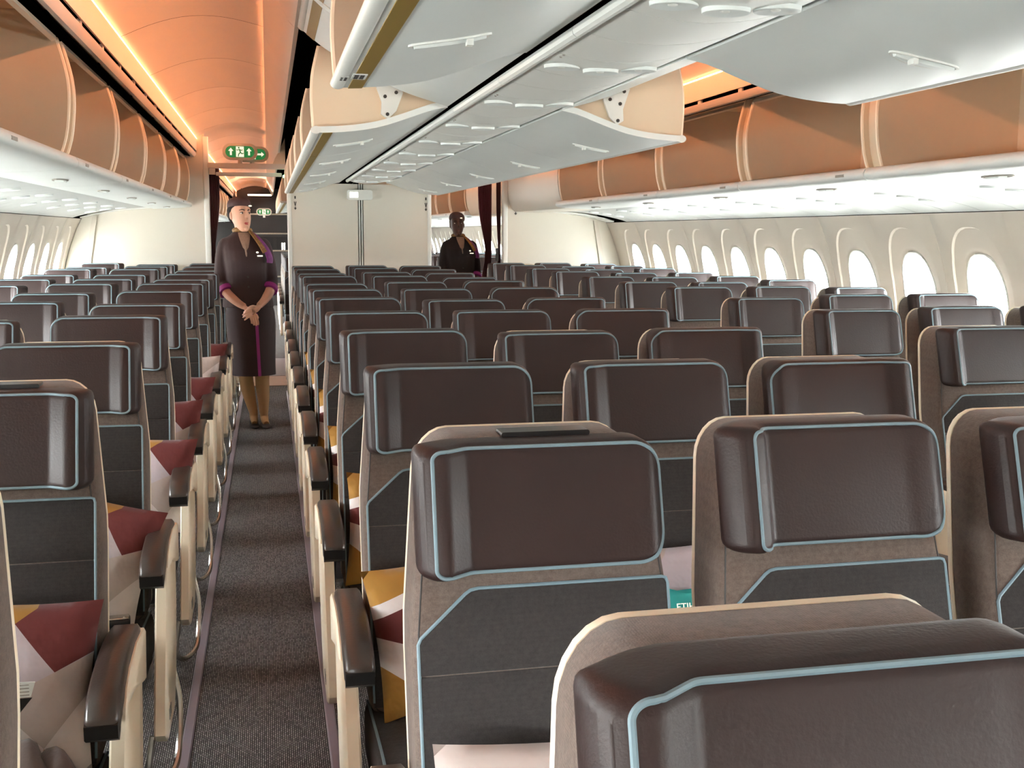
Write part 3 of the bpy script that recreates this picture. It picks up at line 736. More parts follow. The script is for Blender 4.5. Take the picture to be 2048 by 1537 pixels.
tag(MB().prism(rrect(1.372, 1.400, 1.14, 1.27, .012, 4), 10.885, 10.90, lambda p, q, t_: (p, t_, q)).obj('door_handle_plate', 'black'), 'dark oval handle plate beside the far curtain', 'handle')

# exit signs (running figure between two arrows)
def exit_sign(loc, label, arrows=('up', 'up'), s=1.0):
    t = thing('exit_sign', label, 'exit sign', loc, 0, 'green exit signs')
    b_ = None
    f = lambda p, q, t_: (p * s, t_, q * s)
    def oval(hw, hh):
        return rrect(-hw, hw, -hh, hh, hh * .999, 8)
    b = MB(); b.prism(oval(.148, .070), -.018, .022, f); b.obj('sign_body', 'ceiling', t)
    b = MB(); b.prism(oval(.122, .048), -.023, -.015, f); fc = b.obj('green_face', 'green', t)
    b = MB(); b.prism([(-.033, -.044), (.033, -.044), (.033, .044), (-.033, .044)], -.026, -.022, f); pl = b.obj('white_field', 'signwhite', t, 0)
    for sx, a in zip((-1, 1), arrows):
        c = sx * .076; b = MB()
        pts = [(-.008, -.030), (.008, -.030), (.008, .006), (.022, .006), (0, .032), (-.022, .006), (-.008, .006)]
        if a == 'right': pts = [(q, -p) for p, q in pts]
        b.prism([(c + p, q) for p, q in pts], -.026, -.022, f); b.obj('arrow', 'signwhite', t, 0)
    b = MB()
    def limb(p0, p1, w_):
        d = Vector((p1[0] - p0[0], p1[1] - p0[1])); d.normalize(); nx, nz = -d.y * w_, d.x * w_
        b.prism([(p0[0] + nx, p0[1] + nz), (p0[0] - nx, p0[1] - nz), (p1[0] - nx, p1[1] - nz), (p1[0] + nx, p1[1] + nz)], -.029, -.025, f)
    limb((-.004, .022), (.004, -.006), .0055); limb((.004, -.006), (-.012, -.022), .0045); limb((-.012, -.022), (-.014, -.040), .004)
    limb((.004, -.006), (.017, -.018), .0045); limb((.017, -.018), (.030, -.012), .004)
    limb((-.004, .020), (-.022, .012), .0035); limb((-.022, .012), (-.028, .018), .0035); limb((-.004, .020), (.014, .010), .0035); limb((.014, .010), (.022, .018), .0035)
    b.prism([(-.009 + .0075 * math.cos(2 * pi * k / 10), .033 + .0075 * math.sin(2 * pi * k / 10)) for k in range(10)], -.029, -.025, f)
    b.obj('running_figure', 'green', pl, 0)
    b = MB(); b.tube([(0, .008, -.06 * s), (0, .008, -.11 * s)], .020, 8); b.obj('mounting_foot', 'ceiling', t)
    return t
_p = at(480, 304, Y=10.34); exit_sign((_p.x, 10.34, _p.z), "green exit sign with running figure above the attendant's aisle", ('up', 'up'), 1.04)
_p = at(504, 309, Y=10.41); exit_sign((_p.x, 10.41, _p.z), "second green exit sign half hidden behind the first one", ('up', 'right'))
_p = at(528, 424, Y=21.0); exit_sign((_p.x, 21.0, _p.z), 'small distant green exit sign over the dark galley', ('up', 'up'), .95)

# dark galley closing the attendant's aisle far behind her
t = thing('galley_unit', "dark galley unit at the end of the attendant's aisle", 'galley', (-.72, 22.0, 0))
MB().box(-.62, .55, 0, .8, 0, 2.25).obj('body', 'galley', t, 0)
for z in (.55, 1.05, 1.38, 1.75): MB().box(-.62, .55, -.03, 0, z, z + .03).obj('counter_edge', 'steel', t, 0)
for k in range(4):
    q = MB(); q.box(-.5 + .26 * k, -.30 + .26 * k, -.02, 0, 1.10, 1.33); q.obj('cabinet_door', 'black', t, 0)
for k in range(3):
    q = MB(); q.tube([(-.45 + .3 * k, -.06, 1.085), (-.45 + .3 * k, -.06, 1.22)], .045, 14); q.obj('coffee_pot', 'steel', t)
tag(MB().box(-1.18, -.78, 19.6, 20.0, 2.05, 2.065).obj('galley_lamp', 'warmlamp', smooth=0), 'warm ceiling lamp glowing over the distant galley aisle', 'ceiling lamp')

# ------------------------------------------------------------------ seats
KR = 0.28                                         # recline slope
def rec(x, z, d): return (x, KR * (z - .913) - d, z)
def loft(outline, layers):
    b = MB(); b.rings([[rec(x, z, d) for x, z in inset(outline, i)] for i, d in layers]); return b
HW = .195
OUT = rrect(-HW, HW, .42, 1.119, .05, 6, (.03, .03, .060, .060))
def _dens(o):
    r = []
    for (xa, za), (xb, zb) in zip(o, o[1:] + o[:1]):
        m = max(1, int(math.hypot(xb - xa, zb - za) / .05))
        r += [(xa + (xb - xa) * k / m, za + (zb - za) * k / m) for k in range(m)]
    return r
# tapers towards the top
OUT = [(x * (1 - .135 * max(0, (z - .84) / .27)), z) for x, z in _dens(OUT)]
SEAT = {}
SEAT['backrest'] = loft(OUT, [(.004, -.098), (0, -.092), (0, -.004), (.003, .003), (.009, .009), (.016, .011), (.024, .0115)]).mesh('backrest', 'fabric', 50)
SEAT['back_shell'] = loft([(x * 1.005, z + (.001 if z > .8 else 0)) for x, z in OUT], [(.022, -.113), (.012, -.112), (.003, -.109), (0, -.102), (.002, -.096)]).mesh('back_shell', 'shell', 50)
SEAT['seam'] = MB().tube([rec(x, z, .0085) for x, z in inset(OUT, .0085)], .0014, 5, closed=True).mesh('seam', 'dark')
PH = .187
def panel_poly(z0, z1, ch):
    if ch: return [(-PH, z0), (PH - .0, z0), (PH, z1 - .006), (PH - .006, z1), (-PH + .085, z1), (-PH + .070, z1 - .006), (-PH + .004, z1 - .062), (-PH, z1 - .07)]
    return [(-PH, z0), (PH, z0), (PH, z1), (-PH, z1)]
pb = MB()
for z0, z1, ch in ((.80, .912, True), (.676, .7985, False), (.552, .6745, False), (.44, .5505, False)):
    po = panel_poly(z0, z1, ch)
    pb.rings([[rec(x, z, d) for x, z in inset(po, i)] for i, d in ((0, .006), (0, .0125), (.0012, .0142), (.0030, .0152))])
SEAT['back_cushion'] = pb.mesh('back_cushion', 'panel', 60)
pp = [(-PH, .45), (-PH, .842), (-PH + .004, .850), (-PH + .070, .906), (-PH + .078, .911), (-PH + .09, .913), (PH - .008, .913), (PH - .002, .911), (PH, .904), (PH, .45)]
SEAT['cushion_piping'] = MB().tube([rec(x, z, .0135) for x, z in pp], .0027, 7).mesh('cushion_piping', 'piping')
# headrest variants: wings fold forward about a vertical hinge
HX, HZ0, HZ1, HR = .185, .941, 1.121, .048
def bend(x, d, aL, aR):
    x0, R_, dn = .105, .040, .025
    s = abs(x) - x0; a = aR if x > 0 else aL
    if s <= 0 or a < 1e-4: return x, d
    th = min(s / R_, a); rest = max(0.0, s - R_ * a); q = R_ - (d - dn)
    xx = x0 + q * math.sin(th) + rest * math.cos(th); dd = dn + R_ - q * math.cos(th) + rest * math.sin(th)
    return math.copysign(xx, x), dd
def headrest(aL, aR, dz):
    zc = (HZ0 + HZ1) / 2 + dz; hh = (HZ1 - HZ0) / 2
    xs = [-HX + HX * 2 * .5 * (1 - math.cos(pi * i / 44)) for i in range(45)]
    rl = HR if aL < .3 else .018; rt = HR if aR < .3 else .018
    def hgt(x):
        q = rt if x > 0 else rl; e = abs(x) - (HX - q)
        return hh if e <= 0 else hh - q + math.sqrt(max(q * q - e * e, 1e-8))
    b = MB(); rr = []
    for i, x in enumerate(xs):
        h = max(hgt(x), .012); e = HX - abs(x); tk = .030 * min(1, math.sqrt(max(e, 0.0006) / .022)) if e < .022 else .030
        mid = .018
        crease = .0022 * math.exp(-((abs(x) - .118) / .0035) ** 2)
        loop = []
        po = rrect(-tk, tk, -h, h, min(.016, tk * .8, h * .8), 4)
        for d, z in po:
            if d < 0: d *= 1.5
            if d > 0: d = d - crease + .004 * (1 - (x / HX) ** 2) * (1 - (z / hh) ** 2)
            x2, d2 = bend(x, d + mid, aL, aR); loop.append(rec(x2, zc + z, d2))
        rr.append(loop)
    b.rings(rr); me = b.mesh('headrest', 'leather', 60)
    out = inset(rrect(-HX, HX, -hh, hh, HR, 10, (rl, rt, rt, rl)), .006); fine = []
    for (xa, za), (xb, zb) in zip(out, out[1:] + out[:1]):
        m = max(1, int(math.hypot(xb - xa, zb - za) / .008))
        for k in range(m): fine.append((xa + (xb - xa) * k / m, za + (zb - za) * k / m))
    pth = []
    for x, z in fine:
        e = HX - abs(x); dd = .018 + .030 * min(1, math.sqrt(max(e, .0006) / .022)) - .004 * math.exp(-((hh - abs(z)) / .010) ** 2); x2, d2 = bend(x, dd, aL, aR); pth.append(rec(x2, zc + z, d2))
    pm = MB().tube(pth, .0028, 7, closed=True).mesh('headrest_piping', 'piping')
    return me, pm
HV = {}
def hv(aL, aR, dz):
    k = (round(aL, 2), round(aR, 2), round(dz, 3))
    if k not in HV: HV[k] = headrest(*k)
    return HV[k]
# seat cushion
sc_ = MB()
prof = rrect(-.475, -.045, .300, .448, .04, 4, (.03, .03, .03, .055))
prof = [(y, z - .03 * max(0, (y + .30) / .3) * (1 if z > .38 else 0)) for y, z in prof]
sc_.rings([[(x, y, z) for y, z in inset(prof, i)] for x, i in ((-.202, .022), (-.198, .008), (-.188, 0), (.188, 0), (.198, .008), (.202, .022))])
SEAT['seat_cushion'] = sc_.mesh('seat_cushion', 'panel', 50)
cp = []
for s in (-1, 1):
    pth = [(s * .194, y, z + .004) for y, z in sub([(-.06, .417), (-.20, .432), (-.36, .446), (-.43, .444), (-.468, .420), (-.476, .36)], 3)]
    cp.append(MB().tube(pth, .003, 6).mesh('cushion_edge_piping', 'piping'))
SEAT['edge_piping'] = cp
lg = MB(); lg.tube([(0, -.36, 0), (0, -.36, .31)], .018, 8); lg.tube([(0, -.05, 0), (0, -.12, .31)], .018, 8); lg.box(-.20, .20, -.39, -.34, .27, .31); lg.box(-.20, .20, -.15, -.10, .27, .31); lg.box(-.02, .02, -.42, 0, 0, .025)
SEAT['leg_frame'] = lg.mesh('leg_frame', 'steel')
# armrest (shared) : pad on a black arm ; aisle arm also has a cream surround
AX = .2307
def arm_pad(x):
    b = MB(); top = sub([(-.005, .655), (-.12, .668), (-.24, .660), (-.32, .640), (-.352, .606)], 3)
    bot = sub([(-.338, .572), (-.30, .594), (-.22, .612), (-.12, .620), (-.005, .615)], 3)
    poly = top + bot
    b.rings([[(x + dx, y, z) for y, z in inset(poly, i)] for dx, i in ((-.029, .014), (-.027, .006), (-.021, 0), (.021, 0), (.027, .006), (.029, .014))])
    return b.mesh('arm_pad', 'armpad', 50)
def arm_body(x, m):
    b = MB(); poly = [(-.01, .62), (-.12, .622), (-.22, .614), (-.29, .596), (-.24, .570), (-.16, .545), (-.10, .49), (-.05, .40), (-.01, .40)]
    b.pyz(poly, x - .017, x + .017); return b.mesh('arm_body', m, 40)
def arm_tip(x):
    b = MB(); b.pyz([(-.353, .604), (-.352, .580), (-.338, .571), (-.318, .585), (-.330, .612)], x - .027, x + .027); return b.mesh('arm_tip', 'black', 30)
ARMS = {}
for s in (-1, 1):
    ARMS[s] = dict(pad=arm_pad(s * AX), body=arm_body(s * AX, 'black'), tip=arm_tip(s * AX))
    b = MB(); poly = [(-.005, .655), (.012, .64), (.012, .60), (-.03, .42), (-.10, .27), (-.17, .205), (-.36, .195), (-.395, .225), (-.36, .31), (-.29, .44), (-.235, .55), (-.20, .592), (-.12, .607), (-.03, .615)]
    b.rings([[(s * (AX + dx), y, z) for y, z in inset(poly[::-1], i)] for dx, i in ((-.004, .004), (0, 0), (.022, 0), (.027, .006))]); ARMS[s]['side'] = b.mesh('aisle_side_panel', 'shell', 40)
    b = MB(); poly = [(.012, .640), (-.10, .652), (-.20, .646), (-.26, .630), (-.29, .606), (-.24, .596), (-.16, .585), (-.08, .56), (-.01, .54)]
    b.rings([[(s * (AX + dx), y, z) for y, z in inset(poly, i)] for dx, i in ((.016, .004), (.022, 0), (.032, 0), (.036, .006))]); ARMS[s]['surround'] = b.mesh('arm_surround', 'shell', 40)
    pth = sub([(s * (AX + .018), -.10, .27), (s * (AX + .034), -.13, .20), (s * (AX + .036), -.20, .115), (s * (AX + .03), -.28, .085), (s * (AX + .0), -.36, .085), (s * (AX - .02), -.38, .12), (s * (AX - .01), -.36, .21)], 4)
    ARMS[s]['loop'] = MB().tube(pth, .0085, 8).mesh('aisle_loop', 'steel')
    b = MB()
    for k in range(3): b.box(s * (AX + .0265) - .002, s * (AX + .0265) + .002, -.33 + .018 * k, -.322 + .018 * k, .235, .262)
    ARMS[s]['marks'] = b.mesh('vent_marks', 'grey', 0)
def seat(x, y, label, group, aL, aR, dz, arms, aisle, extras=()):
    t = thing('airline_seat', label, 'seat', (x, y, 0), 0, group)
    for k in ('backrest', 'back_shell', 'back_cushion', 'seat_cushion', 'leg_frame'):
        o = put(k, SEAT[k], t)
        if k == 'backrest': put('seam', SEAT['seam'], o)
        if k == 'back_cushion': put('cushion_piping', SEAT['cushion_piping'], o)
        if k == 'seat_cushion':
            for e in SEAT['edge_piping']: put('edge_piping', e, o)
    hm, pm = hv(aL, aR, dz); h = put('headrest', hm, t); put('headrest_piping', pm, h)
    for s in arms:
        a = put('armrest', ARMS[s]['body'], t); put('arm_pad', ARMS[s]['pad'], a); put('arm_tip', ARMS[s]['tip'], a)
    if aisle:
        a = put('aisle_side_panel', ARMS[aisle]['side'], t); put('arm_surround', ARMS[aisle]['surround'], a); put('vent_marks', ARMS[aisle]['marks'], a)
        if aisle > 0 or x > 0: put('aisle_loop', ARMS[aisle]['loop'], t)
    for e in extras:
        if e == 'strap':
            b = MB(); b.prism(rrect(-.050, .085, 1.1185, 1.1265, .003, 2), .055, .095, lambda p, q, t_: (p, t_, q + .004 * math.sin(p * 30 + 1))); b.obj('velcro_strap', 'black', t)
        if e == 'notch':
            for q in (-.075, .075):
                b = MB(); b.box(q - .0022, q + .0022, .045, .054, 1.1165, 1.1195); b.obj('seam_notch', 'dark', t, 0)
    return t
S = .4614
YM0, YL0, YR0 = .6908, 1.3686, .64
rng = random.Random(3)
def jit(a, b): return round(a + (b - a) * rng.randrange(0, 4) / 3, 2)
def dzr(): return rng.choice((.006, .010, .014, .018))
SPECIAL = {('M', 1, 0): (.62, .0, -.003), ('M', 1, 1): (1.15, .10, .010), ('M', 0, 0): (.62, 0, .008), ('M', 1, 2): (.62, 0, 0), ('M', 2, 0): (.55, 0, .012), ('M', 2, 1): (.55, .0, .010), ('M', 2, 2): (.12, .38, .004), ('L', 1, 2): (0, .62, -.004)}
for blk, cx, y0, n0, n1, nm in (('M', -.022, YM0, 0, 11, 'middle block'), ('L', -1.383 - S, YL0, 0, 11, "attendant-side window block"), ('R', 1.39 + S, YR0, 1, 12, 'far window block')):
    for n in range(n0, n1 + 1):
        for c in range(3):
            x = cx + (c - 1) * S; y = y0 + P * n - (.055 if (blk, n) == ('M', 0) else 0)
            if blk == 'M': col = ("seat by the attendant's aisle", 'centre seat', 'seat by the far aisle')[c]
            elif blk == 'L': col = ('window seat', 'centre seat', 'aisle seat')[c]
            else: col = ('aisle seat', 'centre seat', 'window seat')[c]
            if blk == 'M': v = [(jit(.45, .7), 0, dzr()), (jit(.35, .65), 0, dzr()), (jit(0, .2), jit(.2, .45), dzr())][c]
            elif blk == 'L': v = [(0, jit(.6, 1.0), dzr()), (0, jit(.4, .8), dzr()), (0, jit(.5, .7), dzr())][c]
            else: v = [(jit(.7, 1.1), .1, dzr()), (jit(.7, 1.2), .1, dzr()), (jit(.8, 1.2), .1, dzr())][c]
            v = SPECIAL.get((blk, n, c), v)
            arms = (-1, 1) if c == 2 else (-1,)
            aisle = (-1 if c == 0 else 1 if c == 2 else 0) if blk == 'M' else (1 if (blk == 'L' and c == 2) else -1 if (blk == 'R' and c == 0) else 0)
            ex = ()
            if (blk, n, c) in (('M', 1, 0), ('L', 1, 2), ('L', 4, 2)): ex = ('strap',)
            if (blk, n, c) == ('M', 0, 0): ex = ('notch',)
            rowt = ORD[n1 - n]
            seat(x, y, '%s economy %s, %s, %s row from the rear bulkhead' % ('black-strapped' if ex == ('strap',) else 'brown', col, nm, rowt), 'economy seats of the ' + nm, *v, arms, aisle, ex)
# a few rows of the next cabin seen through the doorways
for k in range(7):
    y = 13.7 + P * k
    if k > 4: continue
    for c, x in enumerate((1.39, 1.39 + S, 1.39 + 2 * S)):
        seat(x, y, 'economy %s beyond the far doorway, %s row past it' % (('aisle seat', 'centre seat', 'window seat')[c], ORD[k]), 'seats of the cabin beyond', .8, .1, 0.0, (-1,), -1 if c == 0 else 0)
    seat(-.484, y, "middle-block economy seat beyond the attendant's doorway, %s row past it" % ORD[k], 'seats of the cabin beyond', .5, 0, 0.0, (-1,), -1)

# ------------------------------------------------------------------ pillows, blanket, belt, bag
def pillow_mesh(w_, h_, t_, m, seed):
    r = random.Random(seed); N = 18; b = MB(); ph = [r.uniform(0, 6) for _ in range(6)]
    def pt(i, j, s):
        u = -1 + 2 * i / N; v = -1 + 2 * j / N
        puff = (max(0, 1 - abs(u) ** 2.4) * max(0, 1 - abs(v) ** 2.4)) ** .5
        x = u * w_ / 2 * (1 - .07 * (1 - v * v) * abs(u)); z = v * h_ / 2 * (1 - .07 * (1 - u * u) * abs(v))
        y = s * t_ / 2 * puff + .006 * math.sin(3 * u + ph[0]) * math.sin(3.5 * v + ph[1]) + .010 * math.sin(2.2 * u * v + ph[2])
        return (x, y, z)
    uvs = []
    for s in (-1, 1):
        b.add([pt(i, j, s) for j in range(N + 1) for i in range(N + 1)], [(j * (N + 1) + i, j * (N + 1) + i + 1, (j + 1) * (N + 1) + i + 1, (j + 1) * (N + 1) + i) for j in range(N) for i in range(N)])
    me = b.mesh('pillow', m, 80)
    ul = me.uv_layers.new(name='UVMap')
    for lp in me.loops:
        co = me.vertices[lp.vertex_index].co; ul.data[lp.index].uv = (co.x / (w_ / 2), co.z / (h_ / 2))
    return me
PM = [pillow_mesh(.34, .31, .105, 'pillow1', 1), pillow_mesh(.34, .31, .105, 'pillow2', 2), pillow_mesh(.34, .30, .10, 'pillow3', 3)]
def pillow(me, x, y, z, tilt, roll, yaw, label):
    o = put('pillow', me); o.location = (x, y, z); o.rotation_euler = (tilt, roll, yaw)
    return tag(o, label, 'pillow', 'pillows on the seats')
TILT = -math.atan(KR)
def lean(seaty, z): return seaty + KR * (z - .913) - .016 - .046
for n, (dx, rl, yw, k) in {1: (.028, .07, .0, 0), 2: (.07, .25, -.2, 0), 3: (.12, .05, -.15, 0), 4: (.10, .0, -.1, 0), 5: (.10, .08, -.1, 0), 6: (.10, .0, -.1, 1), 7: (.10, .1, -.1, 0)}.items():
    z = .605
    pillow(PM[k], -1.383 + dx - (.0 if n == 1 else .02), lean(YL0 + P * n, z), z, TILT, rl, yw, "patterned pillow on the attendant-side aisle seat, %s row from the rear bulkhead" % ORD[11 - n])
for n, (dx, rl, yw, k) in {2: (-.025, -.10, .15, 1), 3: (-.02, .06, .1, 1), 4: (-.02, 0, .1, 1), 5: (-.03, .1, .1, 1), 6: (-.02, 0, .1, 1), 7: (-.02, .0, .1, 1)}.items():
    z = .60
    pillow(PM[k], -.484 + dx, lean(YM0 + P * n, z), z, TILT, rl, yw, "patterned pillow on the middle-block seat by the attendant's aisle, %s row from the bulkhead" % ORD[11 - n])
_zt = at(950, 1500, Y=YM0 + P - .17).z - .155
pillow(PM[2], -.500, lean(YM0 + P, _zt) - .02, _zt, TILT, .03, 0, 'pale lilac pillow low on the seat with a black strap on top')
pillow(PM[2], at(1352, 1150, Y=2.1).x, lean(YM0 + 2 * P, .60), .60, TILT, 0, .05, 'pale lilac pillow behind the teal plastic bag')
# teal plastic bag with lettering, propped between the two front middle-block seats
_yb = YM0 + 2 * P - .30
_p = at(1362, 1222, Y=_yb)
t = thing('plastic_bag', 'teal plastic amenity bag propped in front of a pale pillow', 'bag', (_p.x + .02, _yb, .446), 0)
b = MB(); N = 12; rr = []; BH = .232
for j in range(13):
    q = j / 12; th = .030 * math.sin(pi * min(1, .15 + q * .85)) + .004
    rr.append([((-.13 + .26 * i / N) * (1 - .03 * math.sin(9 * q)), KR * BH * q - th * math.sin(pi * (i + .3) / (N + .6)), BH * q + .005 * math.sin(i * 1.7 + j)) for i in range(N + 1)] +
              [((-.13 + .26 * i / N) * (1 - .03 * math.sin(9 * q)), KR * BH * q + .010 * math.sin(pi * (i + .3) / (N + .6)), BH * q + .005 * math.sin(i * 1.7 + j)) for i in range(N, -1, -1)])
b.rings(rr); bag = b.obj('bag_body', 'teal', t, 60)
def text_obj(s, size, loc, rot, m, parent, name):
    cu = bpy.data.curves.new(name, 'FONT'); cu.body = s; cu.size = size; cu.extrude = .0004; cu.align_x = 'LEFT'
    to = bpy.data.objects.new(name, cu); COL.objects.link(to)
    bpy.context.view_layer.update()
    me = bpy.data.meshes.new_from_object(to.evaluated_get(bpy.context.evaluated_depsgraph_get())); bpy.data.objects.remove(to)
    me.materials.clear(); me.materials.append(MT[m]); o = put(name, me, parent, loc); o.rotation_euler = rot; return o
_tz = _p.z - .446 - .008
text_obj('ETIHAD', .020, (-.020, KR * _tz - .034, _tz), (pi / 2 + TILT, 0, 0), 'signwhite', t, 'printed_lettering')
# rolled blanket beside the big pillow
_p = at(70, 1490, Y=YL0 + P - .33)
t = thing('blanket', 'folded mocha fleece blanket wedged beside the patterned pillow', 'blanket', (_p.x, _p.y, .448))
for k, (dx, hgt, r_) in enumerate(((-.050, .080, .026), (-.012, .105, .030), (.032, .095, .028))):
    pth = sub([(dx - .010, .04, .03), (dx - .012, .0, hgt * .7), (dx, -.03, hgt), (dx + .012, -.055, hgt * .75), (dx + .018, -.06, .02)], 5)
    MB().tube(pth, [r_ * (.9 + .12 * math.sin(i * .9 + k)) for i in range(len(pth))], 12, flat=1.5).obj('blanket_fold', 'blanket', t, 80)
_p = at(46, 1382, Y=YL0 + P - .26)
t = thing('care_tag', 'white printed tag with a black corner tucked by the pillow', 'tag', (_p.x, _p.y, _p.z))
MB().pxz([(-.025, -.012), (.012, -.012), (.020, .014), (-.025, .016)], -.001, .001).obj('card', 'white', t, 0)
MB().pxz([(-.025, -.050), (-.012, -.046), (.014, -.014), (-.025, -.014)], -.001, .001).obj('black_corner', 'black', t, 0)
b = MB()
for k in range(4): b.box(-.022, .010, -.0018, -.0008, .009 - .006 * k, .0105 - .006 * k)
b.obj('print', 'grey', t, 0)
for k, (px, py, yy, lab) in enumerate(((137, 1502, YL0 + P - .30, 'seat belt buckle under the patterned pillow beside the mocha blanket'), (232, 1213, YL0 + 2 * P - .24, 'seat belt buckle below the pillow, attendant-side aisle seat, tenth row from bulkhead'))):
    _p = at(px, py, Y=yy)
    t = thing('seat_belt', lab, 'seat belt', (_p.x, yy, .448), .1, 'loose seat belts')
    q = MB(); rbox(q, -.032, .032, -.022, .022, .004, .024, .006); q.obj('buckle', 'black', t)
    q = MB(); rbox(q, -.030, .030, -.020, .010, .0225, .028, .0025); q.obj('buckle_plate', 'steel', t)
    q = MB(); q.box(-.17, -.02, -.018, .018, .006, .010); q.obj('webbing', 'dark', t, 0)
    for s in (-.018, .018): q = MB(); q.ball((s, -.014, .028), .004, .004, .003, 8, 4); q.obj('rivet', 'steel', t)

# ------------------------------------------------------------------ cabin attendants
MT['skin_a'] = mat('fair_skin', srgb(212, 162, 136), 0.5, var=0.03, vscale=20)
MT['skin_b'] = mat('deep_skin', srgb(70, 38, 28), 0.5)
MT['uniform'] = mat('chocolate_wool', srgb(50, 29, 29), 0.8, sheen=0.1, var=0.12, vscale=180, bump=0.3, bscale=300)
MT['uniform_b'] = mat('black_wool', srgb(30, 20, 22), 0.85, bump=0.3, bscale=300)
MT['tights'] = mat('tan_tights', srgb(186, 146, 102), 0.5)
MT['magenta'] = mat('magenta_lining', srgb(140, 34, 118), 0.6)
MT['scarf'] = mat('gold_scarf', srgb(130, 94, 48), 0.6, var=0.4, vscale=60)
MT['scarf_p'] = mat('purple_scarf', srgb(112, 34, 108), 0.6, var=0.2, vscale=30)
MT['hair'] = mat('dark_hair', srgb(26, 16, 13), 0.75, spec=0.2)
MT['hat'] = mat('brown_felt', srgb(70, 50, 50), 0.75, var=0.1, vscale=30)
MT['blouse'] = mat('bronze_blouse', srgb(136, 112, 96), 0.7, var=0.1, vscale=90)
MT['lips'] = mat('red_lips', srgb(176, 58, 62), 0.4)
MT['lips_b'] = mat('dark_lips', srgb(92, 38, 36), 0.4)
MT['eyewhite'] = mat('eye_white', srgb(226, 218, 210), 0.3)
MT['iris'] = mat('eye_iris', srgb(52, 36, 28), 0.3)
MT['shoe'] = mat('brown_shoe', srgb(40, 26, 22), 0.4)
def remeshed(mb, name, m, voxel, parent, smooth_it=3):
    o = mb.obj(name + '_src', m, None, 60)
    r = o.modifiers.new('r', 'REMESH'); r.mode = 'VOXEL'; r.voxel_size = voxel; r.use_smooth_shade = True
    s = o.modifiers.new('s', 'SMOOTH'); s.factor = .5; s.iterations = smooth_it
    bpy.context.view_layer.update()
    me = bpy.data.meshes.new_from_object(o.evaluated_get(bpy.context.evaluated_depsgraph_get())); bpy.data.objects.remove(o)
    me.materials.clear(); me.materials.append(MT[m])
    for p in me.polygons: p.use_smooth = True
    return put(name, me, parent)
def ell(c, rx, ry, n=24): return [(c[0] + rx * math.cos(2 * pi * k / n), c[1] + ry * math.sin(2 * pi * k / n), c[2]) for k in range(n)]
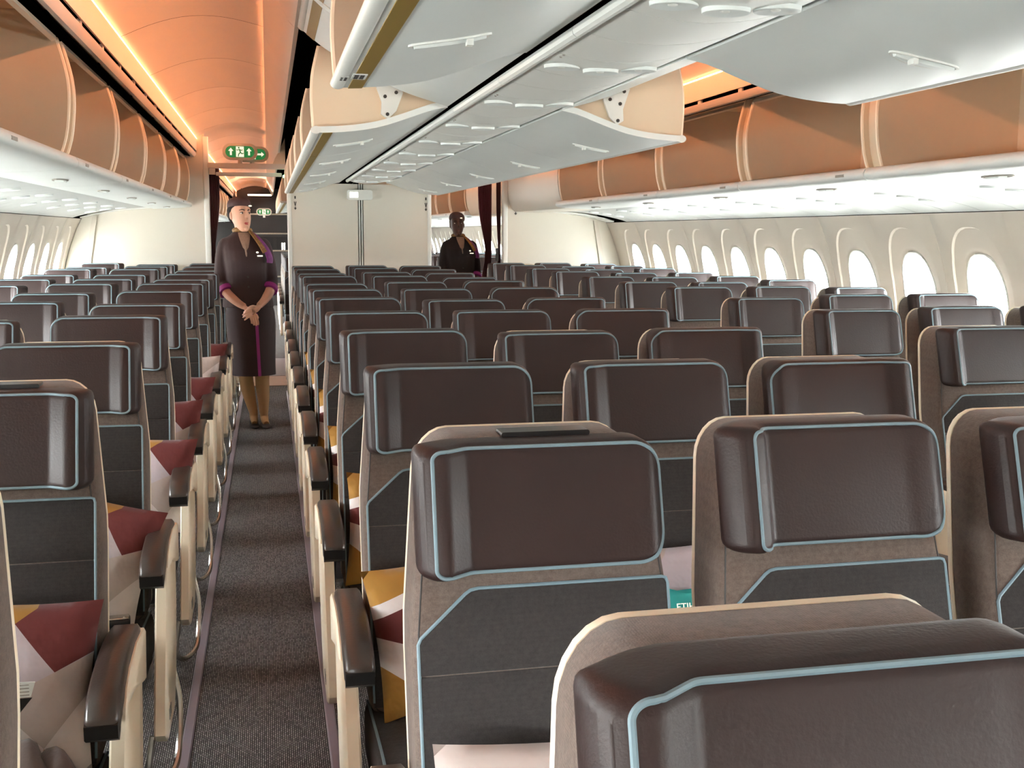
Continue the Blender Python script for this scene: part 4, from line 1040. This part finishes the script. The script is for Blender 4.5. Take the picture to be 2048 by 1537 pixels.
def attendant(loc, rotz, label, skin, cloth, lips, head_yaw, head_tilt):
    t = thing('person', label, 'person', loc, rotz)
    HC = Vector((-.03, -.005, 1.540))
    RH = Matrix.Rotation(head_yaw, 3, 'Z') @ Matrix.Rotation(head_tilt, 3, 'X')
    def H(p): return tuple(HC + RH @ Vector(p))
    # --- body: head, neck, trunk, arms, hands in one surface
    b = MB()
    b.rings([[H((q[0], q[1], q[2])) for q in ell((0, cy, z), rx, ry)] for z, cy, rx, ry in ((-.120, -.052, .016, .016), (-.112, -.050, .029, .028), (-.095, -.040, .041, .047), (-.065, -.026, .055, .067), (-.03, -.014, .065, .081), (0, -.006, .068, .089), (.04, .0, .068, .093), (.08, .002, .064, .086), (.105, .004, .048, .066), (.118, .004, .020, .03))])
    rr = []
    for z, y, rx, ry in ((.028, -.088, .006, .010), (.008, -.094, .008, .012), (-.012, -.101, .011, .013), (-.022, -.103, .013, .013), (-.030, -.096, .010, .008)): rr.append([H(q) for q in ell((0, y, z), rx, ry, 12)])
    b.rings(rr)
    for s in (-1, 1):
        b.ball(H((s * .068, .004, -.008)), .010, .018, .028, 10, 6)
    b.ball(H((0, -.086, -.100)), .016, .012, .014, 10, 6); b.ball(H((0, -.086, -.062)), .021, .010, .014, 10, 6)
    b.ball(H((0, -.074, .036)), .045, .013, .014, 12, 6)
    b.tube([(-.03, .015, 1.49), (-.022, .020, 1.43), (-.012, .022, 1.36), (-.005, .02, 1.30)], [.046, .044, .050, .075], 16)
    b.rings([ell((-.008, .01, z), rx, ry) for z, rx, ry in ((1.36, .10, .06), (1.28, .14, .085), (1.15, .125, .08), (1.03, .115, .078), (.92, .145, .09), (.78, .15, .095))])
    arms = {-1: [(-.145, .01, 1.345), (-.172, .015, 1.20), (-.182, .02, 1.055), (-.155, -.055, .985), (-.100, -.120, .925), (-.052, -.160, .892)],
            1: [(.125, .01, 1.345), (.150, .015, 1.20), (.160, .02, 1.065), (.140, -.055, .995), (.100, -.122, .940), (.052, -.168, .898)]}
    for s, pth in arms.items(): b.tube(sub([(pth[0][0] * .6, pth[0][1], pth[0][2] - .06)] + pth[1:], 3), [.034, .036, .038, .040, .040, .040, .041, .041, .040, .038, .036, .033, .030, .027, .025, .024], 14)
    # hands: her left hand closed over her right
    def fing(pts, r0, r1):
        p = sub(pts, 4); b.tube(p, [r0 + (r1 - r0) * i / (len(p) - 1) for i in range(len(p))], 10); b.ball(p[-1], r1, r1, r1, 8, 6)
    b.tube(sub([(.056, -.166, .900), (.030, -.188, .880), (.004, -.200, .864)], 3), [.022, .025, .028, .031, .033, .032, .030], 14, flat=.62)
    for k, (dx, dz, L) in enumerate(((-.004, .020, .92), (-.008, .002, 1.0), (-.010, -.016, .95), (-.010, -.033, .78))):
        fing([(.002 + dx, -.208, .866 + dz), (-.020 * L + dx, -.218, .858 + dz), (-.044 * L + dx, -.212, .846 + dz), (-.060 * L + dx, -.190, .834 + dz)], .0076, .0062)
    fing([(.022, -.198, .892), (.004, -.212, .898), (-.016, -.210, .892), (-.030, -.202, .882)], .010, .008)
    b.tube(sub([(-.054, -.158, .893), (-.030, -.176, .868), (-.004, -.184, .838)], 3), [.022, .024, .027, .030, .032, .031, .028], 14, flat=.6)
    for k, (dx, L) in enumerate(((.024, .92), (.008, 1.0), (-.008, .95), (-.023, .78))):
        fing([(.000 + dx, -.184, .834), (.007 + dx, -.190, .834 - .030 * L), (.012 + dx, -.184, .834 - .056 * L), (.013 + dx, -.172, .834 - .076 * L)], .0075, .0060)
    fing([(-.018, -.176, .852), (.010, -.178, .846), (.030, -.180, .828), (.036, -.178, .812)], .010, .008)
    remeshed(b, 'body', skin, .0036, t, 1)
    # --- face details
    for s in (-1, 1):
        e = MB(); e.ball(H((s * .0275, -.0800, .010)), .0125, .0085, .0068, 12, 8); eo = e.obj('eye', 'eyewhite', t, 80)
        e = MB(); e.ball(H((s * .0275 + .002, -.0868, .010)), .0058, .0036, .0058, 10, 6); e.obj('iris', 'iris', eo, 80)
        e = MB(); e.tube([H(q) for q in ((s * .014, -.0865, .016), (s * .026, -.0895, .0185), (s * .041, -.080, .014))], .0020, 6); e.obj('eyelid_line', 'hair', eo)
        e = MB(); e.tube([H(q) for q in ((s * .012, -.0945, .030), (s * .022, -.0935, .035), (s * .034, -.0890, .0355), (s * .047, -.080, .030))], [.0028, .0034, .0032, .0018], 6); e.obj('eyebrow', 'hair', t)
    e = MB(); e.tube([H(q) for q in ((-.018, -.0865, -.0605), (-.008, -.0945, -.0570), (0, -.0960, -.0585), (.008, -.0945, -.0570), (.018, -.0865, -.0605))], [.0018, .0040, .0034, .0040, .0018], 8)
    e.tube([H(q) for q in ((-.016, -.0870, -.063), (-.007, -.0945, -.0665), (.007, -.0945, -.0665), (.016, -.0870, -.063))], [.0018, .0044, .0044, .0018], 8); e.obj('lips', lips, t, 80)
    # --- hair, bun and hat
    e = MB(); rs = []
    for z, cy, rx, ry in ((-.060, .052, .040, .034), (-.04, .040, .060, .052), (-.01, .032, .0735, .066), (.03, .028, .0750, .074), (.055, .012, .0735, .086), (.085, .006, .070, .088), (.115, .008, .050, .064), (.126, .008, .02, .03)): rs.append([H(q) for q in ell((0, cy, z), rx, ry)])
    e.rings(rs); e.ball(H((0, .108, .0)), .040, .032, .038, 14, 10); e.obj('hair', 'hair', t, 80)
    e = MB(); rs = []; TH = Matrix.Rotation(-.16, 3, 'X') @ Matrix.Rotation(.10, 3, 'Y')
    for z, k in ((.0, 1.0), (.016, 1.03), (.034, 1.0), (.052, .90), (.066, .72), (.076, .46), (.080, .15)): rs.append([H(tuple(TH @ Vector(q) + Vector((0, .002, .046)))) for q in ell((0, 0, z), .0790 * k, .0960 * k)])
    e.rings(rs); hat = e.obj('hat', 'hat', t, 60)
    e = MB(); q = H((.034, -.096, .062)); e.ball(q, .013, .005, .006, 10, 6); e.obj('hat_pin', 'signwhite', hat)
    # --- jacket
    b = MB()
    prof = ((.880, .183, .140, 0), (.95, .174, .132, 0), (1.05, .145, .112, -.004), (1.13, .145, .113, -.010), (1.22, .152, .128, -.018), (1.29, .158, .118, -.010), (1.34, .158, .092, .004), (1.372, .138, .072, .010), (1.392, .098, .062, .014), (1.425, .060, .056, .016))
    b.rings([ell((-.010 - .01 * (z - .9), cy, z), rx, ry) for z, rx, ry, cy in prof])
    for s, pth in arms.items():
        p = sub([(pth[0][0] * .72, pth[0][1], pth[0][2] + .004), (pth[0][0] * .98, pth[0][1], pth[0][2] - .022)] + [tuple(q) for q in pth[1:3]] + [tuple(Vector(pth[2]).lerp(Vector(pth[3]), .75))], 4)
        b.tube(p, [.030 + .024 * min(1, i / 4) for i in range(len(p))], 16)
    jk = remeshed(b, 'jacket', cloth, .007, t, 3)
    for s, pth in arms.items():
        a_ = Vector(pth[2]).lerp(Vector(pth[3]), .62); c_ = Vector(pth[2]).lerp(Vector(pth[3]), .95)
        MB().tube([a_, a_.lerp(c_, .5), c_], [.0595, .0605, .0575], 18).obj('cuff', 'magenta', jk)
    e = MB(); e.add([(-.052, -.068, 1.405), (.030, -.070, 1.405), (-.014, -.142, 1.235), (-.012, -.128, 1.33)], [(0, 1, 3), (0, 3, 2), (1, 2, 3)])
    e = MB(); rs = []
    for z, hw, y in ((1.415, .042, -.050), (1.39, .040, -.070), (1.36, .034, -.090), (1.33, .026, -.107), (1.30, .017, -.122), (1.27, .009, -.135), (1.245, .003, -.146)): rs.append([(-.012 - hw, y + .006, z), (-.012, y - .006, z), (-.012 + hw, y + .006, z), (-.012, y + .02, z)])
    e.rings(rs); e.obj('blouse', 'blouse', t)
    for z in (1.17, 1.10, 1.03):
        e = MB(); e.ball((-.010, -.128 if z > 1.15 else -.122 if z > 1.06 else -.118, z), .007, .005, .007, 10, 6); e.obj('button', 'dark', jk)
    e = MB(); e.box(.062, .100, -.150, -.143, 1.245, 1.255); e.obj('name_badge', 'signwhite', jk, 0)
    e = MB(); e.ball((.064, -.146, 1.275), .010, .004, .007, 10, 6); e.obj('wing_pin', 'signwhite', jk)
    # --- skirt
    b = MB(); sk = ((.905, .158, .112), (.84, .174, .130), (.76, .177, .136), (.66, .171, .130), (.55, .163, .124), (.45, .157, .120), (.385, .155, .119))
    def fold(q, z): a = math.atan2(q[1], q[0]); k = 1 + .012 * math.sin(7 * a + 9 * z) * (.95 - z); return (q[0] * k, q[1] * k, q[2])
    b.rings([[fold(q, z) for q in ell((.0, -.004, z), rx, ry, 40)] for z, rx, ry in sk]); skt = b.obj('skirt', cloth, t, 60)
    e = MB(); rs = []
    for z, rx, ry in sk[1:]:
        y = -.004 - ry * math.sqrt(1 - (.03 / rx) ** 2) - .0015; rs.append([(.018, y - .002, z), (.040, y - .001, z), (.040, y + .01, z), (.018, y + .01, z)])
    e.rings(rs); e.obj('skirt_trim', 'magenta', skt)
    # --- legs in tights, shoes
    for s, kx, ax in ((-1, -.062, -.022), (1, .058, .052)):
        y0 = .02 if s < 0 else -.01
        p = sub([(s * .075 , .0, .56), (kx, y0 - .012, .43), (kx * .92, y0 + .006, .33), ((kx + ax) / 2, y0 + .012, .22), (ax, y0 + .008, .11), (ax, y0 + .004, .065), (ax, y0 - .03, .045), (ax + s * .004, y0 - .09, .030)], 3)
        rad = [.074, .066, .060, .055, .053, .052, .051, .050, .048, .045, .041, .037, .033, .030, .029, .029, .029, .028, .027, .025, .022, .020]
        q = MB(); q.tube(p, rad[:len(p)], 16); q.obj('stocking', 'tights', t, 80)
        q = MB(); rs = []
        for yy, hw, z0, z1 in ((.050, .016, 0, .050), (.040, .026, 0, .056), (.0, .030, .012, .040), (-.05, .033, .004, .030), (-.09, .036, 0, .032), (-.125, .030, 0, .024), (-.145, .012, .002, .014)):
            rs.append([(ax + s * .004 + hw * math.cos(2 * pi * k / 12), y0 + yy, (z0 + z1) / 2 + (z1 - z0) / 2 * math.sin(2 * pi * k / 12)) for k in range(12)])
        q.rings(rs); q.obj('shoe', 'shoe', t, 70)
    # --- scarf
    e = MB(); e.tube([(-.018 + .056 * math.cos(a), .016 + .056 * math.sin(a), 1.428 - .008 * math.sin(a)) for a in [2 * pi * k / 24 for k in range(24)]], .017, 10, closed=True); sc = e.obj('scarf', 'scarf', t)
    e = MB(); p = sub([(.030, -.040, 1.425), (.058, -.078, 1.385), (.092, -.112, 1.33), (.122, -.118, 1.275)], 4); e.tube(p, [.014 + .012 * i / (len(p) - 1) for i in range(len(p))], 10, flat=.5); e.obj('scarf_tail', 'scarf', sc)
    e = MB(); p = sub([(.040, -.030, 1.420), (.085, -.080, 1.370), (.130, -.098, 1.30), (.152, -.100, 1.235), (.150, -.098, 1.20)], 4); e.tube(p, [.012 + .022 * math.sin(pi * .62 * i / (len(p) - 1)) for i in range(len(p))], 10, flat=.4); e.obj('scarf_tail', 'scarf_p', sc)
    for ch in [o for o in bpy.data.objects if o.parent == t or (o.parent and o.parent.parent == t)]:
        for v_ in ch.data.vertices: v_.co.x -= .036 * v_.co.z
        ch.data.update()
    return t
_p = at(516, 841, Z=0)
_k = 8.20 / _p.y
attendant((CAM_X + (_p.x - CAM_X) * _k - .004, 8.20, 0), .10, 'attendant in chocolate uniform and hat, hands clasped, standing in the aisle', 'skin_a', 'uniform', 'lips', .42, .0)
_p = at(930, 460, Y=11.25)
attendant((_p.x, 11.25, -.035), .06, 'attendant in dark uniform and hat standing in shade past the far doorway', 'skin_b', 'uniform_b', 'lips_b', -.10, -.03)
